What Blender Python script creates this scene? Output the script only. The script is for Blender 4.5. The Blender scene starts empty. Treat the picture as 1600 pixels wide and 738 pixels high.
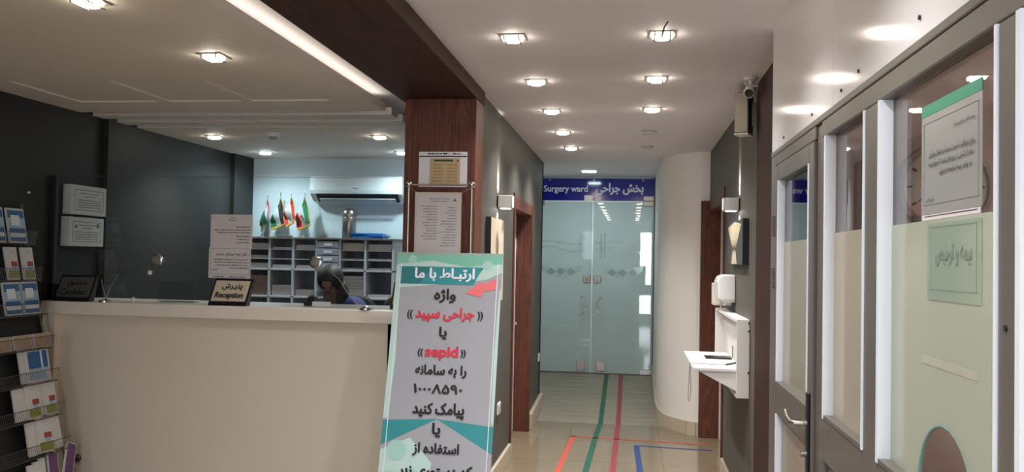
import bpy, bmesh, math, random
from mathutils import Vector, Matrix
random.seed(7)
S = bpy.context.scene
COL = S.collection
PI = math.pi

# ------------------------------------------------------------------ camera, world, exposure
EXPOSURE = 1.06
SPOT_W = 40.0          # warm downlights
DAY_W = 32.0           # daylight through the lobby's front windows
cam_d = bpy.data.cameras.new('camera')
cam_d.sensor_width = 36.0
cam_d.lens = 1331.38 / 1600 * 36.0
cam_d.clip_start = 0.05
cam_o = bpy.data.objects.new('camera', cam_d)
COL.objects.link(cam_o)
yaw, pitch, roll = 0.139931, 0.0277631, 0.0195067
cy, sy = math.cos(yaw), math.sin(yaw)
f = Vector((-sy*math.cos(pitch), cy*math.cos(pitch), math.sin(pitch)))
r0 = Vector((cy, sy, 0)); u0 = r0.cross(f)
rr = r0*math.cos(roll) + u0*math.sin(roll)
uu = -r0*math.sin(roll) + u0*math.cos(roll)
m = Matrix((rr, uu, -f)).transposed().to_4x4()
m.translation = (0, 0, 1.66)
cam_o.matrix_world = m
S.camera = cam_o

world = bpy.data.worlds.new('world'); S.world = world
world.use_nodes = True
world.node_tree.nodes['Background'].inputs[0].default_value = (0.75, 0.85, 1.0, 1)
world.node_tree.nodes['Background'].inputs[1].default_value = 0.6
vs = S.view_settings
vs.view_transform = 'Standard'; vs.look = 'None'; vs.gamma = 1.0
vs.use_curve_mapping = False; vs.exposure = EXPOSURE
S.cycles.max_bounces = 8
S.cycles.transparent_max_bounces = 16
S.cycles.sample_clamp_indirect = 4.0
S.cycles.caustics_reflective = False
S.cycles.caustics_refractive = False

def area_light(name, loc, rot, sx, sy_, watts, col, spread=PI):
    d = bpy.data.lights.new(name, 'AREA'); d.shape = 'RECTANGLE'
    d.size = sx; d.size_y = sy_; d.energy = watts; d.color = col; d.spread = spread
    o = bpy.data.objects.new(name, d); COL.objects.link(o)
    o.location = loc; o.rotation_euler = rot
    return o
# daylight: the glazed front of the lobby behind the photographer
area_light('daylight_fill_window', (-1.6, -2.62, 1.35), (PI/2, 0, 0), 1.0, 2.3, DAY_W*0.35, (0.86, 0.93, 1.0))  # unseen window lamp, sized and placed for soft fill light
area_light('daylight_entrance', (0.40, -2.62, 1.35), (PI/2, 0, 0), 0.40, 2.3, DAY_W*1.5, (0.86, 0.93, 1.0))
# unseen ceiling lamps added to light the partition and ward glass from behind
area_light('office_backlight', (1.9, 1.8, 2.68), (0, 0, 0), 0.9, 2.6, 12.5, (1.0, 0.95, 0.88))
area_light('ward_backlight', (-0.5, 12.2, 2.68), (0, 0, 0), 1.2, 1.2, 20.0, (0.88, 0.98, 1.0))

# ------------------------------------------------------------------ materials
def lin(c):
    c = c/255.0
    return c/12.92 if c <= 0.04045 else ((c+0.055)/1.055)**2.4
def rgb(r, g, b): return (lin(r), lin(g), lin(b), 1)
MATS = {}
def mat(name, col, rough=0.5, metal=0.0, spec=0.5, coat=0.0, noise=0.0, nscale=6.0, bump=0.0, bscale=40.0, emit=None, estr=0.0):
    if name in MATS: return MATS[name]
    mt = bpy.data.materials.new(name); mt.use_nodes = True
    nt = mt.node_tree; p = nt.nodes['Principled BSDF']
    p.inputs['Base Color'].default_value = col
    p.inputs['Roughness'].default_value = rough
    p.inputs['Metallic'].default_value = metal
    p.inputs['Specular IOR Level'].default_value = spec
    p.inputs['Coat Weight'].default_value = coat
    p.inputs['Coat Roughness'].default_value = 0.06
    geo = nt.nodes.new('ShaderNodeNewGeometry')
    if noise > 0:
        n = nt.nodes.new('ShaderNodeTexNoise'); n.inputs['Scale'].default_value = nscale; n.inputs['Detail'].default_value = 4
        nt.links.new(geo.outputs['Position'], n.inputs['Vector'])
        mx = nt.nodes.new('ShaderNodeMix'); mx.data_type = 'RGBA'
        mx.inputs[6].default_value = tuple(c*(1-noise) for c in col[:3])+(1,)
        mx.inputs[7].default_value = tuple(min(1, c*(1+noise)) for c in col[:3])+(1,)
        nt.links.new(n.outputs['Fac'], mx.inputs[0])
        nt.links.new(mx.outputs[2], p.inputs['Base Color'])
    if bump > 0:
        n2 = nt.nodes.new('ShaderNodeTexNoise'); n2.inputs['Scale'].default_value = bscale; n2.inputs['Detail'].default_value = 3
        nt.links.new(geo.outputs['Position'], n2.inputs['Vector'])
        b = nt.nodes.new('ShaderNodeBump'); b.inputs['Strength'].default_value = bump; b.inputs['Distance'].default_value = 0.01
        nt.links.new(n2.outputs['Fac'], b.inputs['Height'])
        nt.links.new(b.outputs['Normal'], p.inputs['Normal'])
    if emit:
        p.inputs['Emission Color'].default_value = emit
        p.inputs['Emission Strength'].default_value = estr
    MATS[name] = mt
    return mt

def wood(name, c1, c2, axis='Z', rough=0.38):
    if name in MATS: return MATS[name]
    mt = bpy.data.materials.new(name); mt.use_nodes = True
    nt = mt.node_tree; p = nt.nodes['Principled BSDF']
    geo = nt.nodes.new('ShaderNodeNewGeometry')
    mp = nt.nodes.new('ShaderNodeMapping')
    sc = {'Z': (9, 9, 0.55), 'Y': (9, 0.55, 9)}[axis]
    mp.inputs['Scale'].default_value = sc
    nt.links.new(geo.outputs['Position'], mp.inputs['Vector'])
    n = nt.nodes.new('ShaderNodeTexNoise'); n.inputs['Scale'].default_value = 1.6; n.inputs['Detail'].default_value = 3; n.inputs['Distortion'].default_value = 0.6
    nt.links.new(mp.outputs[0], n.inputs['Vector'])
    ml = nt.nodes.new('ShaderNodeMath'); ml.operation = 'MULTIPLY'; ml.inputs[1].default_value = 16
    nt.links.new(n.outputs['Fac'], ml.inputs[0])
    fr = nt.nodes.new('ShaderNodeMath'); fr.operation = 'PINGPONG'; fr.inputs[1].default_value = 1.0
    nt.links.new(ml.outputs[0], fr.inputs[0])
    mp2 = nt.nodes.new('ShaderNodeMapping'); mp2.inputs['Scale'].default_value = tuple(14*s for s in sc)
    nt.links.new(geo.outputs['Position'], mp2.inputs['Vector'])
    n2 = nt.nodes.new('ShaderNodeTexNoise'); n2.inputs['Scale'].default_value = 1.0; n2.inputs['Detail'].default_value = 2
    nt.links.new(mp2.outputs[0], n2.inputs['Vector'])
    ad = nt.nodes.new('ShaderNodeMath'); ad.operation = 'MULTIPLY_ADD'; ad.inputs[1].default_value = 0.45
    nt.links.new(fr.outputs[0], ad.inputs[0])
    m3 = nt.nodes.new('ShaderNodeMath'); m3.operation = 'MULTIPLY'; m3.inputs[1].default_value = 0.6
    nt.links.new(n2.outputs['Fac'], m3.inputs[0]); nt.links.new(m3.outputs[0], ad.inputs[2])
    mx = nt.nodes.new('ShaderNodeMix'); mx.data_type = 'RGBA'
    mx.inputs[6].default_value = c1; mx.inputs[7].default_value = c2
    nt.links.new(ad.outputs[0], mx.inputs[0]); nt.links.new(mx.outputs[2], p.inputs['Base Color'])
    p.inputs['Roughness'].default_value = rough
    p.inputs['Specular IOR Level'].default_value = 0.3
    MATS[name] = mt
    return mt

def fresnel(nt, ior):
    fr = nt.nodes.new('ShaderNodeFresnel'); g = nt.nodes.new('ShaderNodeNewGeometry')
    mr = nt.nodes.new('ShaderNodeMapRange'); mr.inputs['To Min'].default_value = ior; mr.inputs['To Max'].default_value = 1/ior
    nt.links.new(g.outputs['Backfacing'], mr.inputs['Value']); nt.links.new(mr.outputs[0], fr.inputs['IOR'])
    return fr
def clear_glass(name, tint=(0.93, 0.97, 0.96, 1), ior=1.45, rough=0.0, gain=1.0):
    mt = bpy.data.materials.new(name); mt.use_nodes = True
    nt = mt.node_tree
    for n in list(nt.nodes): nt.nodes.remove(n)
    out = nt.nodes.new('ShaderNodeOutputMaterial')
    t = nt.nodes.new('ShaderNodeBsdfTransparent'); t.inputs[0].default_value = tint
    g = nt.nodes.new('ShaderNodeBsdfGlossy'); g.inputs['Roughness'].default_value = rough
    fr = fresnel(nt, ior)
    ml = nt.nodes.new('ShaderNodeMath'); ml.operation = 'MULTIPLY'; ml.inputs[1].default_value = gain; ml.use_clamp = True
    nt.links.new(fr.outputs[0], ml.inputs[0])
    mx = nt.nodes.new('ShaderNodeMixShader')
    nt.links.new(ml.outputs[0], mx.inputs[0]); nt.links.new(t.outputs[0], mx.inputs[1]); nt.links.new(g.outputs[0], mx.inputs[2])
    nt.links.new(mx.outputs[0], out.inputs[0])
    MATS[name] = mt
    return mt

def frosted(name, col, trans=0.5, clear=0.0, gloss_ior=1.45, grough=0.03):
    """satin glass: diffuse scatter on both sides under a smooth front"""
    mt = bpy.data.materials.new(name); mt.use_nodes = True
    nt = mt.node_tree
    for n in list(nt.nodes): nt.nodes.remove(n)
    out = nt.nodes.new('ShaderNodeOutputMaterial')
    d = nt.nodes.new('ShaderNodeBsdfDiffuse'); d.inputs[0].default_value = col
    t = nt.nodes.new('ShaderNodeBsdfTranslucent'); t.inputs[0].default_value = col
    mx = nt.nodes.new('ShaderNodeMixShader'); mx.inputs[0].default_value = trans
    nt.links.new(d.outputs[0], mx.inputs[1]); nt.links.new(t.outputs[0], mx.inputs[2])
    tr = nt.nodes.new('ShaderNodeBsdfTransparent')
    mc = nt.nodes.new('ShaderNodeMixShader'); mc.inputs[0].default_value = clear
    nt.links.new(mx.outputs[0], mc.inputs[1]); nt.links.new(tr.outputs[0], mc.inputs[2])
    g = nt.nodes.new('ShaderNodeBsdfGlossy'); g.inputs['Roughness'].default_value = grough
    fr = fresnel(nt, gloss_ior)
    m2 = nt.nodes.new('ShaderNodeMixShader')
    nt.links.new(fr.outputs[0], m2.inputs[0]); nt.links.new(mc.outputs[0], m2.inputs[1]); nt.links.new(g.outputs[0], m2.inputs[2])
    nt.links.new(m2.outputs[0], out.inputs[0])
    MATS[name] = mt
    return mt

def floor_mat(name, c1, c2, seam, tile, origin, rough, vein=(1.2, 1.2), jw=0.0035):
    mt = bpy.data.materials.new(name); mt.use_nodes = True
    nt = mt.node_tree; p = nt.nodes['Principled BSDF']
    geo = nt.nodes.new('ShaderNodeNewGeometry')
    sep = nt.nodes.new('ShaderNodeSeparateXYZ'); nt.links.new(geo.outputs['Position'], sep.inputs[0])
    facs = []
    for ax, o in (('X', origin[0]), ('Y', origin[1])):
        a = nt.nodes.new('ShaderNodeMath'); a.operation = 'SUBTRACT'; a.inputs[1].default_value = o
        nt.links.new(sep.outputs[ax], a.inputs[0])
        b = nt.nodes.new('ShaderNodeMath'); b.operation = 'PINGPONG'; b.inputs[1].default_value = tile/2
        nt.links.new(a.outputs[0], b.inputs[0])
        c = nt.nodes.new('ShaderNodeMath'); c.operation = 'LESS_THAN'; c.inputs[1].default_value = jw
        nt.links.new(b.outputs[0], c.inputs[0]); facs.append(c)
    mxm = nt.nodes.new('ShaderNodeMath'); mxm.operation = 'MAXIMUM'
    nt.links.new(facs[0].outputs[0], mxm.inputs[0]); nt.links.new(facs[1].outputs[0], mxm.inputs[1])
    mp = nt.nodes.new('ShaderNodeMapping'); mp.inputs['Scale'].default_value = (vein[0], vein[1], 1)
    nt.links.new(geo.outputs['Position'], mp.inputs['Vector'])
    n = nt.nodes.new('ShaderNodeTexNoise'); n.inputs['Scale'].default_value = 2.0; n.inputs['Detail'].default_value = 6; n.inputs['Roughness'].default_value = 0.6
    nt.links.new(mp.outputs[0], n.inputs['Vector'])
    m1 = nt.nodes.new('ShaderNodeMix'); m1.data_type = 'RGBA'; m1.inputs[6].default_value = c1; m1.inputs[7].default_value = c2
    nt.links.new(n.outputs['Fac'], m1.inputs[0])
    m2 = nt.nodes.new('ShaderNodeMix'); m2.data_type = 'RGBA'; m2.inputs[7].default_value = seam
    nt.links.new(mxm.outputs[0], m2.inputs[0]); nt.links.new(m1.outputs[2], m2.inputs[6])
    nt.links.new(m2.outputs[2], p.inputs['Base Color'])
    p.inputs['Roughness'].default_value = rough
    MATS[name] = mt
    return mt

M_ceil = mat('ceiling_paint', rgb(238, 234, 240), 0.7, noise=0.02, nscale=3)
M_slab = mat('dropped_ceiling_paint', rgb(232, 223, 213), 0.65, noise=0.02, nscale=3)
M_dark = mat('charcoal_wall_paint', rgb(40, 39, 37), 0.55, spec=0.35, noise=0.05, nscale=5, bump=0.03, bscale=120)
M_grey = mat('grey_wall_paint', rgb(89, 85, 78), 0.6, spec=0.3, noise=0.04, nscale=5, bump=0.03, bscale=120)
M_white_wall = mat('white_wall_paint', rgb(238, 233, 227), 0.6, noise=0.02, nscale=3)
M_back_wall = mat('reception_wall_paint', rgb(200, 212, 217), 0.6, noise=0.02, nscale=3)
M_wood = wood('brown_wood', rgb(54, 27, 20), rgb(120, 70, 52), 'Z', 0.5)
M_wood_beam = wood('brown_wood_beam', rgb(38, 18, 12), rgb(80, 44, 32), 'Y', 0.7)
M_wood_dk = wood('dark_brown_wood', rgb(32, 14, 10), rgb(66, 32, 23), 'Z', 0.65)
M_floor = floor_mat('beige_floor_tiles', rgb(127, 112, 91), rgb(140, 125, 104), rgb(110, 97, 79), 0.84, (0.28, 8.8), 0.10)
M_ramp = floor_mat('veined_ramp_stone', rgb(106, 97, 82), rgb(182, 170, 150), rgb(112, 104, 92), 8.0, (4.1, 8.8), 0.22, (0.5, 13.0))
M_base = mat('beige_stone_skirting', rgb(196, 182, 160), 0.3, noise=0.06, nscale=8)
M_counter = mat('cream_laminate', rgb(228, 215, 198), 0.35, noise=0.02, nscale=3)
M_counter_top = mat('cream_solid_top', rgb(236, 225, 212), 0.3)
M_alu = mat('beige_painted_aluminium', rgb(96, 90, 84), 0.36, spec=0.5, noise=0.03, nscale=9)
M_bead = mat('white_glazing_bead', rgb(226, 230, 238), 0.35)
M_pvc = mat('glossy_white_panel', rgb(240, 237, 238), 0.10, spec=0.65, noise=0.02, nscale=2)
M_fill = mat('beige_lower_panel', rgb(140, 130, 116), 0.35)
M_black = mat('black_plastic', rgb(20, 20, 21), 0.3)
M_blackm = mat('matt_black', rgb(14, 14, 15), 0.6)
M_white = mat('white_plastic', rgb(226, 224, 220), 0.35)
M_white_lam = mat('white_laminate', rgb(226, 222, 218), 0.4)
M_paper = mat('notice_paper', rgb(214, 206, 206), 0.7)
M_paper2 = mat('white_paper', rgb(228, 226, 228), 0.7)
M_tan = mat('tan_print', rgb(196, 170, 128), 0.7)
M_ink = mat('black_ink', rgb(26, 24, 26), 0.7)
M_inkg = mat('grey_ink', rgb(112, 108, 110), 0.7)
M_dkgreen = mat('dark_green_ink', rgb(50, 76, 62), 0.7)
M_chrome = mat('chrome', rgb(210, 208, 204), 0.14, metal=1.0)
M_steel = mat('brushed_steel', rgb(158, 150, 142), 0.34, metal=1.0, noise=0.08, nscale=30)
M_gold = mat('brushed_pale_gold', rgb(226, 210, 182), 0.4, metal=0.3, noise=0.04, nscale=40)
M_goldy = mat('yellow_gold_print', rgb(204, 164, 70), 0.4, metal=0.3)
M_blue_sign = mat('deep_blue_acrylic', rgb(36, 38, 146), 0.10, spec=0.6)
M_sign_ink = mat('white_sign_ink', rgb(226, 226, 236), 0.5)
M_red = mat('red_ink', rgb(206, 40, 62), 0.6)
M_pink = mat('coral_red_print', rgb(226, 108, 112), 0.55)
M_teal = mat('teal_print', rgb(44, 136, 142), 0.45)
M_tealdk = mat('dark_teal_print', rgb(30, 112, 116), 0.45)
M_ban_w = mat('banner_vinyl', rgb(156, 157, 163), 0.32, noise=0.03, nscale=4, bump=0.12, bscale=5)
M_ban_g = mat('banner_green_print', rgb(120, 184, 160), 0.35)
M_ban_lg = mat('banner_pale_green_print', rgb(180, 206, 200), 0.35)
M_ban_mol = mat('banner_molecule_print', rgb(160, 198, 190), 0.35)
M_tape_green = mat('green_tape', rgb(34, 92, 70), 0.4, noise=0.08, nscale=30)
M_tape_red = mat('dark_red_tape', rgb(150, 58, 66), 0.4, noise=0.08, nscale=30)
M_tape_lred = mat('orange_red_tape', rgb(196, 84, 68), 0.4, noise=0.08, nscale=30)
M_tape_blue = mat('blue_tape', rgb(46, 66, 122), 0.4, noise=0.08, nscale=30)
M_lamp = mat('warm_lamp_diffuser', rgb(255, 244, 225), 0.5, emit=(1.0, 0.90, 0.74, 1), estr=22.0)
M_lampc = mat('cool_lamp_diffuser', rgb(240, 252, 255), 0.5, emit=(0.74, 0.95, 1.0, 1), estr=22.0)
M_lamp_off = mat('unlit_lamp_diffuser', rgb(206, 206, 206), 0.4)
M_sconce_lens = mat('sconce_lens', rgb(255, 250, 240), 0.5, emit=(1.0, 0.98, 0.92, 1), estr=9.0)
M_led = mat('led_strip', rgb(255, 245, 225), 0.5, emit=(1.0, 0.94, 0.80, 1), estr=1.15)
M_trim_lamp = mat('lamp_trim', rgb(170, 166, 160), 0.3, metal=0.6)
M_glass = clear_glass('clear_screen_glass', (0.965, 0.985, 0.985, 1), 1.4)
M_glass_edge = mat('green_glass_edge', rgb(120, 168, 158), 0.15)
M_acryl = clear_glass('clear_acrylic', (0.86, 0.89, 0.89, 1), 1.45, 0.05)
M_winglass = clear_glass('window_glass', (0.84, 0.82, 0.81, 1), 1.5, 0.0, 1.2)
M_doorglass = frosted('satin_door_glass', rgb(206, 219, 219), 0.45, 0.0, 1.52, 0.02)
M_doorband = frosted('etched_band_glass', rgb(236, 242, 241), 0.4, 0.70, 1.45, 0.10)
M_doordark = frosted('etched_diamond_glass', rgb(150, 172, 172), 0.5, 0.6, 1.4, 0.10)
M_doorwave = frosted('wave_and_reflection_glass', rgb(226, 234, 234), 0.5, 0.7, 1.5, 0.04)
M_film = frosted('frosted_film', rgb(226, 218, 202), 0.62, 0.0, 1.35, 0.12)
M_filmg = frosted('pale_green_frosted_film', rgb(216, 222, 208), 0.62, 0.06, 1.35, 0.12)
M_office = mat('office_wall_paint', rgb(180, 156, 146), 0.7)

# ------------------------------------------------------------------ mesh builder
class MB:
    def __init__(s): s.v = []; s.f = []; s.m = []
    def add(s, vs, fs, mi=0):
        b = len(s.v); s.v += [tuple(v) for v in vs]
        for q in fs: s.f.append(tuple(b+i for i in q)); s.m.append(mi)
    def bx(s, x0, x1, y0, y1, z0, z1, mi=0, M=None):
        x0, x1 = min(x0, x1), max(x0, x1); y0, y1 = min(y0, y1), max(y0, y1); z0, z1 = min(z0, z1), max(z0, z1)
        vs = [Vector((x, y, z)) for z in (z0, z1) for y in (y0, y1) for x in (x0, x1)]
        if M: vs = [M @ v for v in vs]
        s.add(vs, [(0, 2, 3, 1), (4, 5, 7, 6), (0, 1, 5, 4), (2, 6, 7, 3), (0, 4, 6, 2), (1, 3, 7, 5)], mi)
        return s
    def prism(s, pts, ext, mi=0):
        """closed polygon (3-D points) swept by vector ext"""
        n = len(pts); a = [Vector(p) for p in pts]; e = Vector(ext)
        nv = Vector((0, 0, 0))
        for i in range(n): nv += a[i].cross(a[(i+1) % n])
        if nv.dot(e) > 0: a = a[::-1]
        vs = a+[p+e for p in a]
        fs = [tuple(range(n)), tuple(range(2*n-1, n-1, -1))]
        for i in range(n):
            j = (i+1) % n; fs.append((i, i+n, j+n, j))
        s.add(vs, fs, mi); return s
    def cyl(s, p0, p1, r0, r1=None, n=16, mi=0):
        p0, p1 = Vector(p0), Vector(p1); r1 = r0 if r1 is None else r1
        d = (p1-p0).normalized(); a = d.orthogonal().normalized(); b = d.cross(a)
        vs = []
        for p, r in ((p0, r0), (p1, r1)):
            for i in range(n):
                t = 2*PI*i/n; vs.append(p+(a*math.cos(t)+b*math.sin(t))*r)
        fs = [tuple(range(n-1, -1, -1)), tuple(range(n, 2*n))]
        for i in range(n):
            j = (i+1) % n; fs.append((i, j, j+n, i+n))
        s.add(vs, fs, mi); return s
    def tube(s, pts, r, n=8, mi=0):
        pts = [Vector(p) for p in pts]; rings = []; vs = []
        a = None
        for i, p in enumerate(pts):
            d = (pts[min(i+1, len(pts)-1)]-pts[max(i-1, 0)]).normalized()
            if a is None: a = d.orthogonal().normalized()
            a = (a-d*a.dot(d)).normalized(); b = d.cross(a)
            for k in range(n):
                t = 2*PI*k/n; vs.append(p+(a*math.cos(t)+b*math.sin(t))*r)
        fs = []
        for i in range(len(pts)-1):
            for k in range(n):
                q = (k+1) % n; fs.append((i*n+k, i*n+q, (i+1)*n+q, (i+1)*n+k))
        fs.append(tuple(range(n-1, -1, -1))); fs.append(tuple(range((len(pts)-1)*n, len(pts)*n)))
        s.add(vs, fs, mi); return s
    def lathe(s, prof, c, axis=(0, 0, 1), n=24, mi=0):
        c = Vector(c); d = Vector(axis).normalized(); a = d.orthogonal().normalized(); b = d.cross(a)
        vs = []
        for r, z in prof:
            r = max(r, 1e-4)
            for i in range(n):
                t = 2*PI*i/n; vs.append(c+d*z+(a*math.cos(t)+b*math.sin(t))*r)
        fs = []
        for k in range(len(prof)-1):
            for i in range(n):
                j = (i+1) % n; fs.append((k*n+i, k*n+j, (k+1)*n+j, (k+1)*n+i))
        fs.append(tuple(range(n-1, -1, -1))); fs.append(tuple(range((len(prof)-1)*n, len(prof)*n)))
        s.add(vs, fs, mi); return s
    def sheet(s, fn, nu, nv, th=0.0, mi=0):
        vs = [Vector(fn(i/nu, j/nv)) for j in range(nv+1) for i in range(nu+1)]
        fs = [(j*(nu+1)+i, j*(nu+1)+i+1, (j+1)*(nu+1)+i+1, (j+1)*(nu+1)+i) for j in range(nv) for i in range(nu)]
        s.add(vs, fs, mi); return s
    def quad(s, a, b, c, d, mi=0): s.add([a, b, c, d], [(0, 1, 2, 3)], mi); return s
    def poly(s, pts, mi=0): s.add(pts, [tuple(range(len(pts)))], mi); return s
    def build(s, name, mats, parent=None, bevel=0.0, smooth=False, solid=0.0, sub=0):
        me = bpy.data.meshes.new(name); me.from_pydata(s.v, [], s.f)
        mats = mats if isinstance(mats, (list, tuple)) else [mats]
        for x in mats: me.materials.append(x)
        if len(mats) > 1:
            for p, i in zip(me.polygons, s.m): p.material_index = i
        me.validate(); me.update()
        o = bpy.data.objects.new(name, me); COL.objects.link(o)
        if smooth:
            for p in me.polygons: p.use_smooth = True
            me.set_sharp_from_angle(angle=math.radians(40))
        if solid: md = o.modifiers.new('s', 'SOLIDIFY'); md.thickness = solid; md.offset = 0
        if sub: md = o.modifiers.new('u', 'SUBSURF'); md.levels = sub; md.render_levels = sub
        if bevel:
            md = o.modifiers.new('b', 'BEVEL'); md.width = bevel; md.segments = 2; md.limit_method = 'ANGLE'; md.angle_limit = 0.6
        if parent is not None: adopt(o, parent)
        return o
def adopt(o, parent):
    o.parent = parent
    inv = Matrix.Identity(4); p = parent
    chain = []
    while p is not None: chain.append(p); p = p.parent
    w = Matrix.Identity(4)
    for q in reversed(chain):
        w = w @ (q.matrix_parent_inverse if q.parent else Matrix.Identity(4)) @ Matrix.LocRotScale(q.location, q.rotation_euler, q.scale)
    o.matrix_parent_inverse = w.inverted()
def tag(o, label, cat, group=None, kind=None):
    o['label'] = label; o['category'] = cat
    if group: o['group'] = group
    if kind: o['kind'] = kind
    return o
def thing(name, loc, label, cat, group=None):
    o = bpy.data.objects.new(name, None); COL.objects.link(o); o.location = loc
    o.empty_display_size = 0.05
    return tag(o, label, cat, group)
def struct(name, mb, m, parent=None, **k):
    o = mb.build(name, m, parent, **k)
    if parent is None: o['kind'] = 'structure'
    return o
def spot(parent, loc, watts, col, angle=110, blend=0.9, rot=(0, 0, 0), size=0.04):
    d = bpy.data.lights.new('lamp_light', 'SPOT'); d.energy = watts; d.color = col
    d.spot_size = math.radians(angle); d.spot_blend = blend; d.shadow_soft_size = size
    o = bpy.data.objects.new('lamp_light', d); COL.objects.link(o); o.location = loc; o.rotation_euler = rot
    if parent is not None: adopt(o, parent)
    return o

# ------------------------------------------------------------------ lettering
AR = {'ا': 'FE8D FE8E', 'آ': 'FE81 FE82', 'ب': 'FE8F FE90 FE91 FE92', 'پ': 'FB56 FB57 FB58 FB59', 'ت': 'FE95 FE96 FE97 FE98', 'ج': 'FE9D FE9E FE9F FEA0',
      'چ': 'FB7A FB7B FB7C FB7D', 'ح': 'FEA1 FEA2 FEA3 FEA4', 'خ': 'FEA5 FEA6 FEA7 FEA8', 'د': 'FEA9 FEAA', 'ذ': 'FEAB FEAC', 'ر': 'FEAD FEAE', 'ز': 'FEAF FEB0',
      'ژ': 'FB8A FB8B', 'س': 'FEB1 FEB2 FEB3 FEB4', 'ش': 'FEB5 FEB6 FEB7 FEB8', 'ص': 'FEB9 FEBA FEBB FEBC', 'ط': 'FEC1 FEC2 FEC3 FEC4', 'ع': 'FEC9 FECA FECB FECC', 'ف': 'FED1 FED2 FED3 FED4',
      'ق': 'FED5 FED6 FED7 FED8', 'ک': 'FB8E FB8F FB90 FB91', 'گ': 'FB92 FB93 FB94 FB95', 'ل': 'FEDD FEDE FEDF FEE0', 'م': 'FEE1 FEE2 FEE3 FEE4', 'ن': 'FEE5 FEE6 FEE7 FEE8',
      'و': 'FEED FEEE', 'ه': 'FEE9 FEEA FEEB FEEC', 'ی': 'FBFC FBFD FBFE FBFF'}
AR = {k: [chr(int(x, 16)) for x in v.split()] for k, v in AR.items()}
def shape(t):
    out = []
    def joins_next(c): return c == 'ـ' or (c in AR and len(AR[c]) == 4)
    def joins_prev(c): return c == 'ـ' or c in AR
    for i, c in enumerate(t):
        if c in AR:
            p = i > 0 and joins_next(t[i-1]); n = i < len(t)-1 and joins_prev(t[i+1]) and len(AR[c]) == 4
            out.append(AR[c][(3 if p else 2) if n else (1 if p else 0)])
        else: out.append(c)
    return ''.join(reversed(out))
def text(name, s, m, parent, center, right, up, width=None, height=None, bold=0.0, shear=0.0, ar=True, depth=0.0006, heavy=0.0):
    c = bpy.data.curves.new('t', 'FONT'); c.body = shape(s) if ar else s; c.size = 1.0; c.offset = bold; c.shear = shear; c.resolution_u = 3
    o = bpy.data.objects.new('t', c); COL.objects.link(o)
    bpy.context.view_layer.update()
    dg = bpy.context.evaluated_depsgraph_get()
    me = bpy.data.meshes.new_from_object(o.evaluated_get(dg))
    bpy.data.objects.remove(o); bpy.data.curves.remove(c)
    xs = [v.co.x for v in me.vertices]; ys = [v.co.y for v in me.vertices]
    x0, x1, y0, y1 = min(xs), max(xs), min(ys), max(ys)
    sx = width/(x1-x0) if width else None; sy_ = height/(y1-y0) if height else None
    if sx is None: sx = sy_
    if sy_ is None: sy_ = sx
    R = Vector(right).normalized(); U = Vector(up).normalized(); N = R.cross(U)
    # overlapping glyphs get slightly different depths so that they never share a plane
    par = list(range(len(me.vertices)))
    def find(a):
        while par[a] != a: par[a] = par[par[a]]; a = par[a]
        return a
    for e in me.edges:
        a, b = find(e.vertices[0]), find(e.vertices[1])
        if a != b: par[a] = b
    ids = {}
    C0 = Vector(center)
    for v in me.vertices:
        k = ids.setdefault(find(v.index), len(ids))
        v.co = C0+R*((v.co.x-(x0+x1)/2)*sx)+U*((v.co.y-(y0+y1)/2)*sy_)+N*(depth+0.00012*(k % 5))
    if heavy:
        vs = [v.co.copy() for v in me.vertices]; fs_ = [tuple(p.vertices) for p in me.polygons]
        d_ = heavy*(height or width); av = []; af = []
        for q, (a, b) in enumerate(((0, 0), (1, 0), (-1, 0), (0, 0.7), (0, -0.7))):
            base = len(av); av += [v+R*(a*d_)+U*(b*d_)+N*(0.00016*q) for v in vs]; af += [tuple(base+i for i in t) for t in fs_]
        me = bpy.data.meshes.new(name); me.from_pydata(av, [], af)
    me.materials.clear(); me.materials.append(m)
    o = bpy.data.objects.new(name, me); COL.objects.link(o)
    if parent is not None: adopt(o, parent)
    return o
def bars(mb, o, R, U, rows, h, mi, jit=0.0, off=0.0006):
    """rows of illegible print: (u0, u1, v) each a run of small word blocks"""
    o = Vector(o); R = Vector(R).normalized(); U = Vector(U).normalized(); N = R.cross(U)
    for u0_, u1_, v in rows:
        u = u0_
        while u < u1_-1e-4:
            w = min(random.uniform(1.5, 4.5)*h, u1_-u)
            hh = h*random.uniform(0.7, 1.05)
            a = o+R*u+U*v+N*off
            mb.quad(a, a+R*w, a+R*w+U*hh, a+U*hh, mi)
            u += w+h*0.55
X_, Y_, Z_ = Vector((1, 0, 0)), Vector((0, 1, 0)), Vector((0, 0, 1))

# ================================================================== STRUCTURE
ZC = 2.74; ZS = 2.63
struct('floor', MB().bx(-4.1, 3.2, -2.9, 8.8, -0.12, 0), M_floor)
rp = MB().prism([(-1.5, 8.8, -0.12), (-1.5, 8.8, 0), (-1.5, 10.95, 0.235), (-1.5, 13.4, 0.235), (-1.5, 13.4, -0.12)], (2.4, 0, 0))
struct('floor_ramp', rp, M_ramp)
struct('floor_reception_inner', MB().bx(-4.1, -1.5, 8.8, 9.2, -0.12, 0), M_floor)
struct('ceiling', MB().bx(-4.1, 3.2, -2.9, 13.4, ZC, ZC+0.1), M_ceil)
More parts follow.
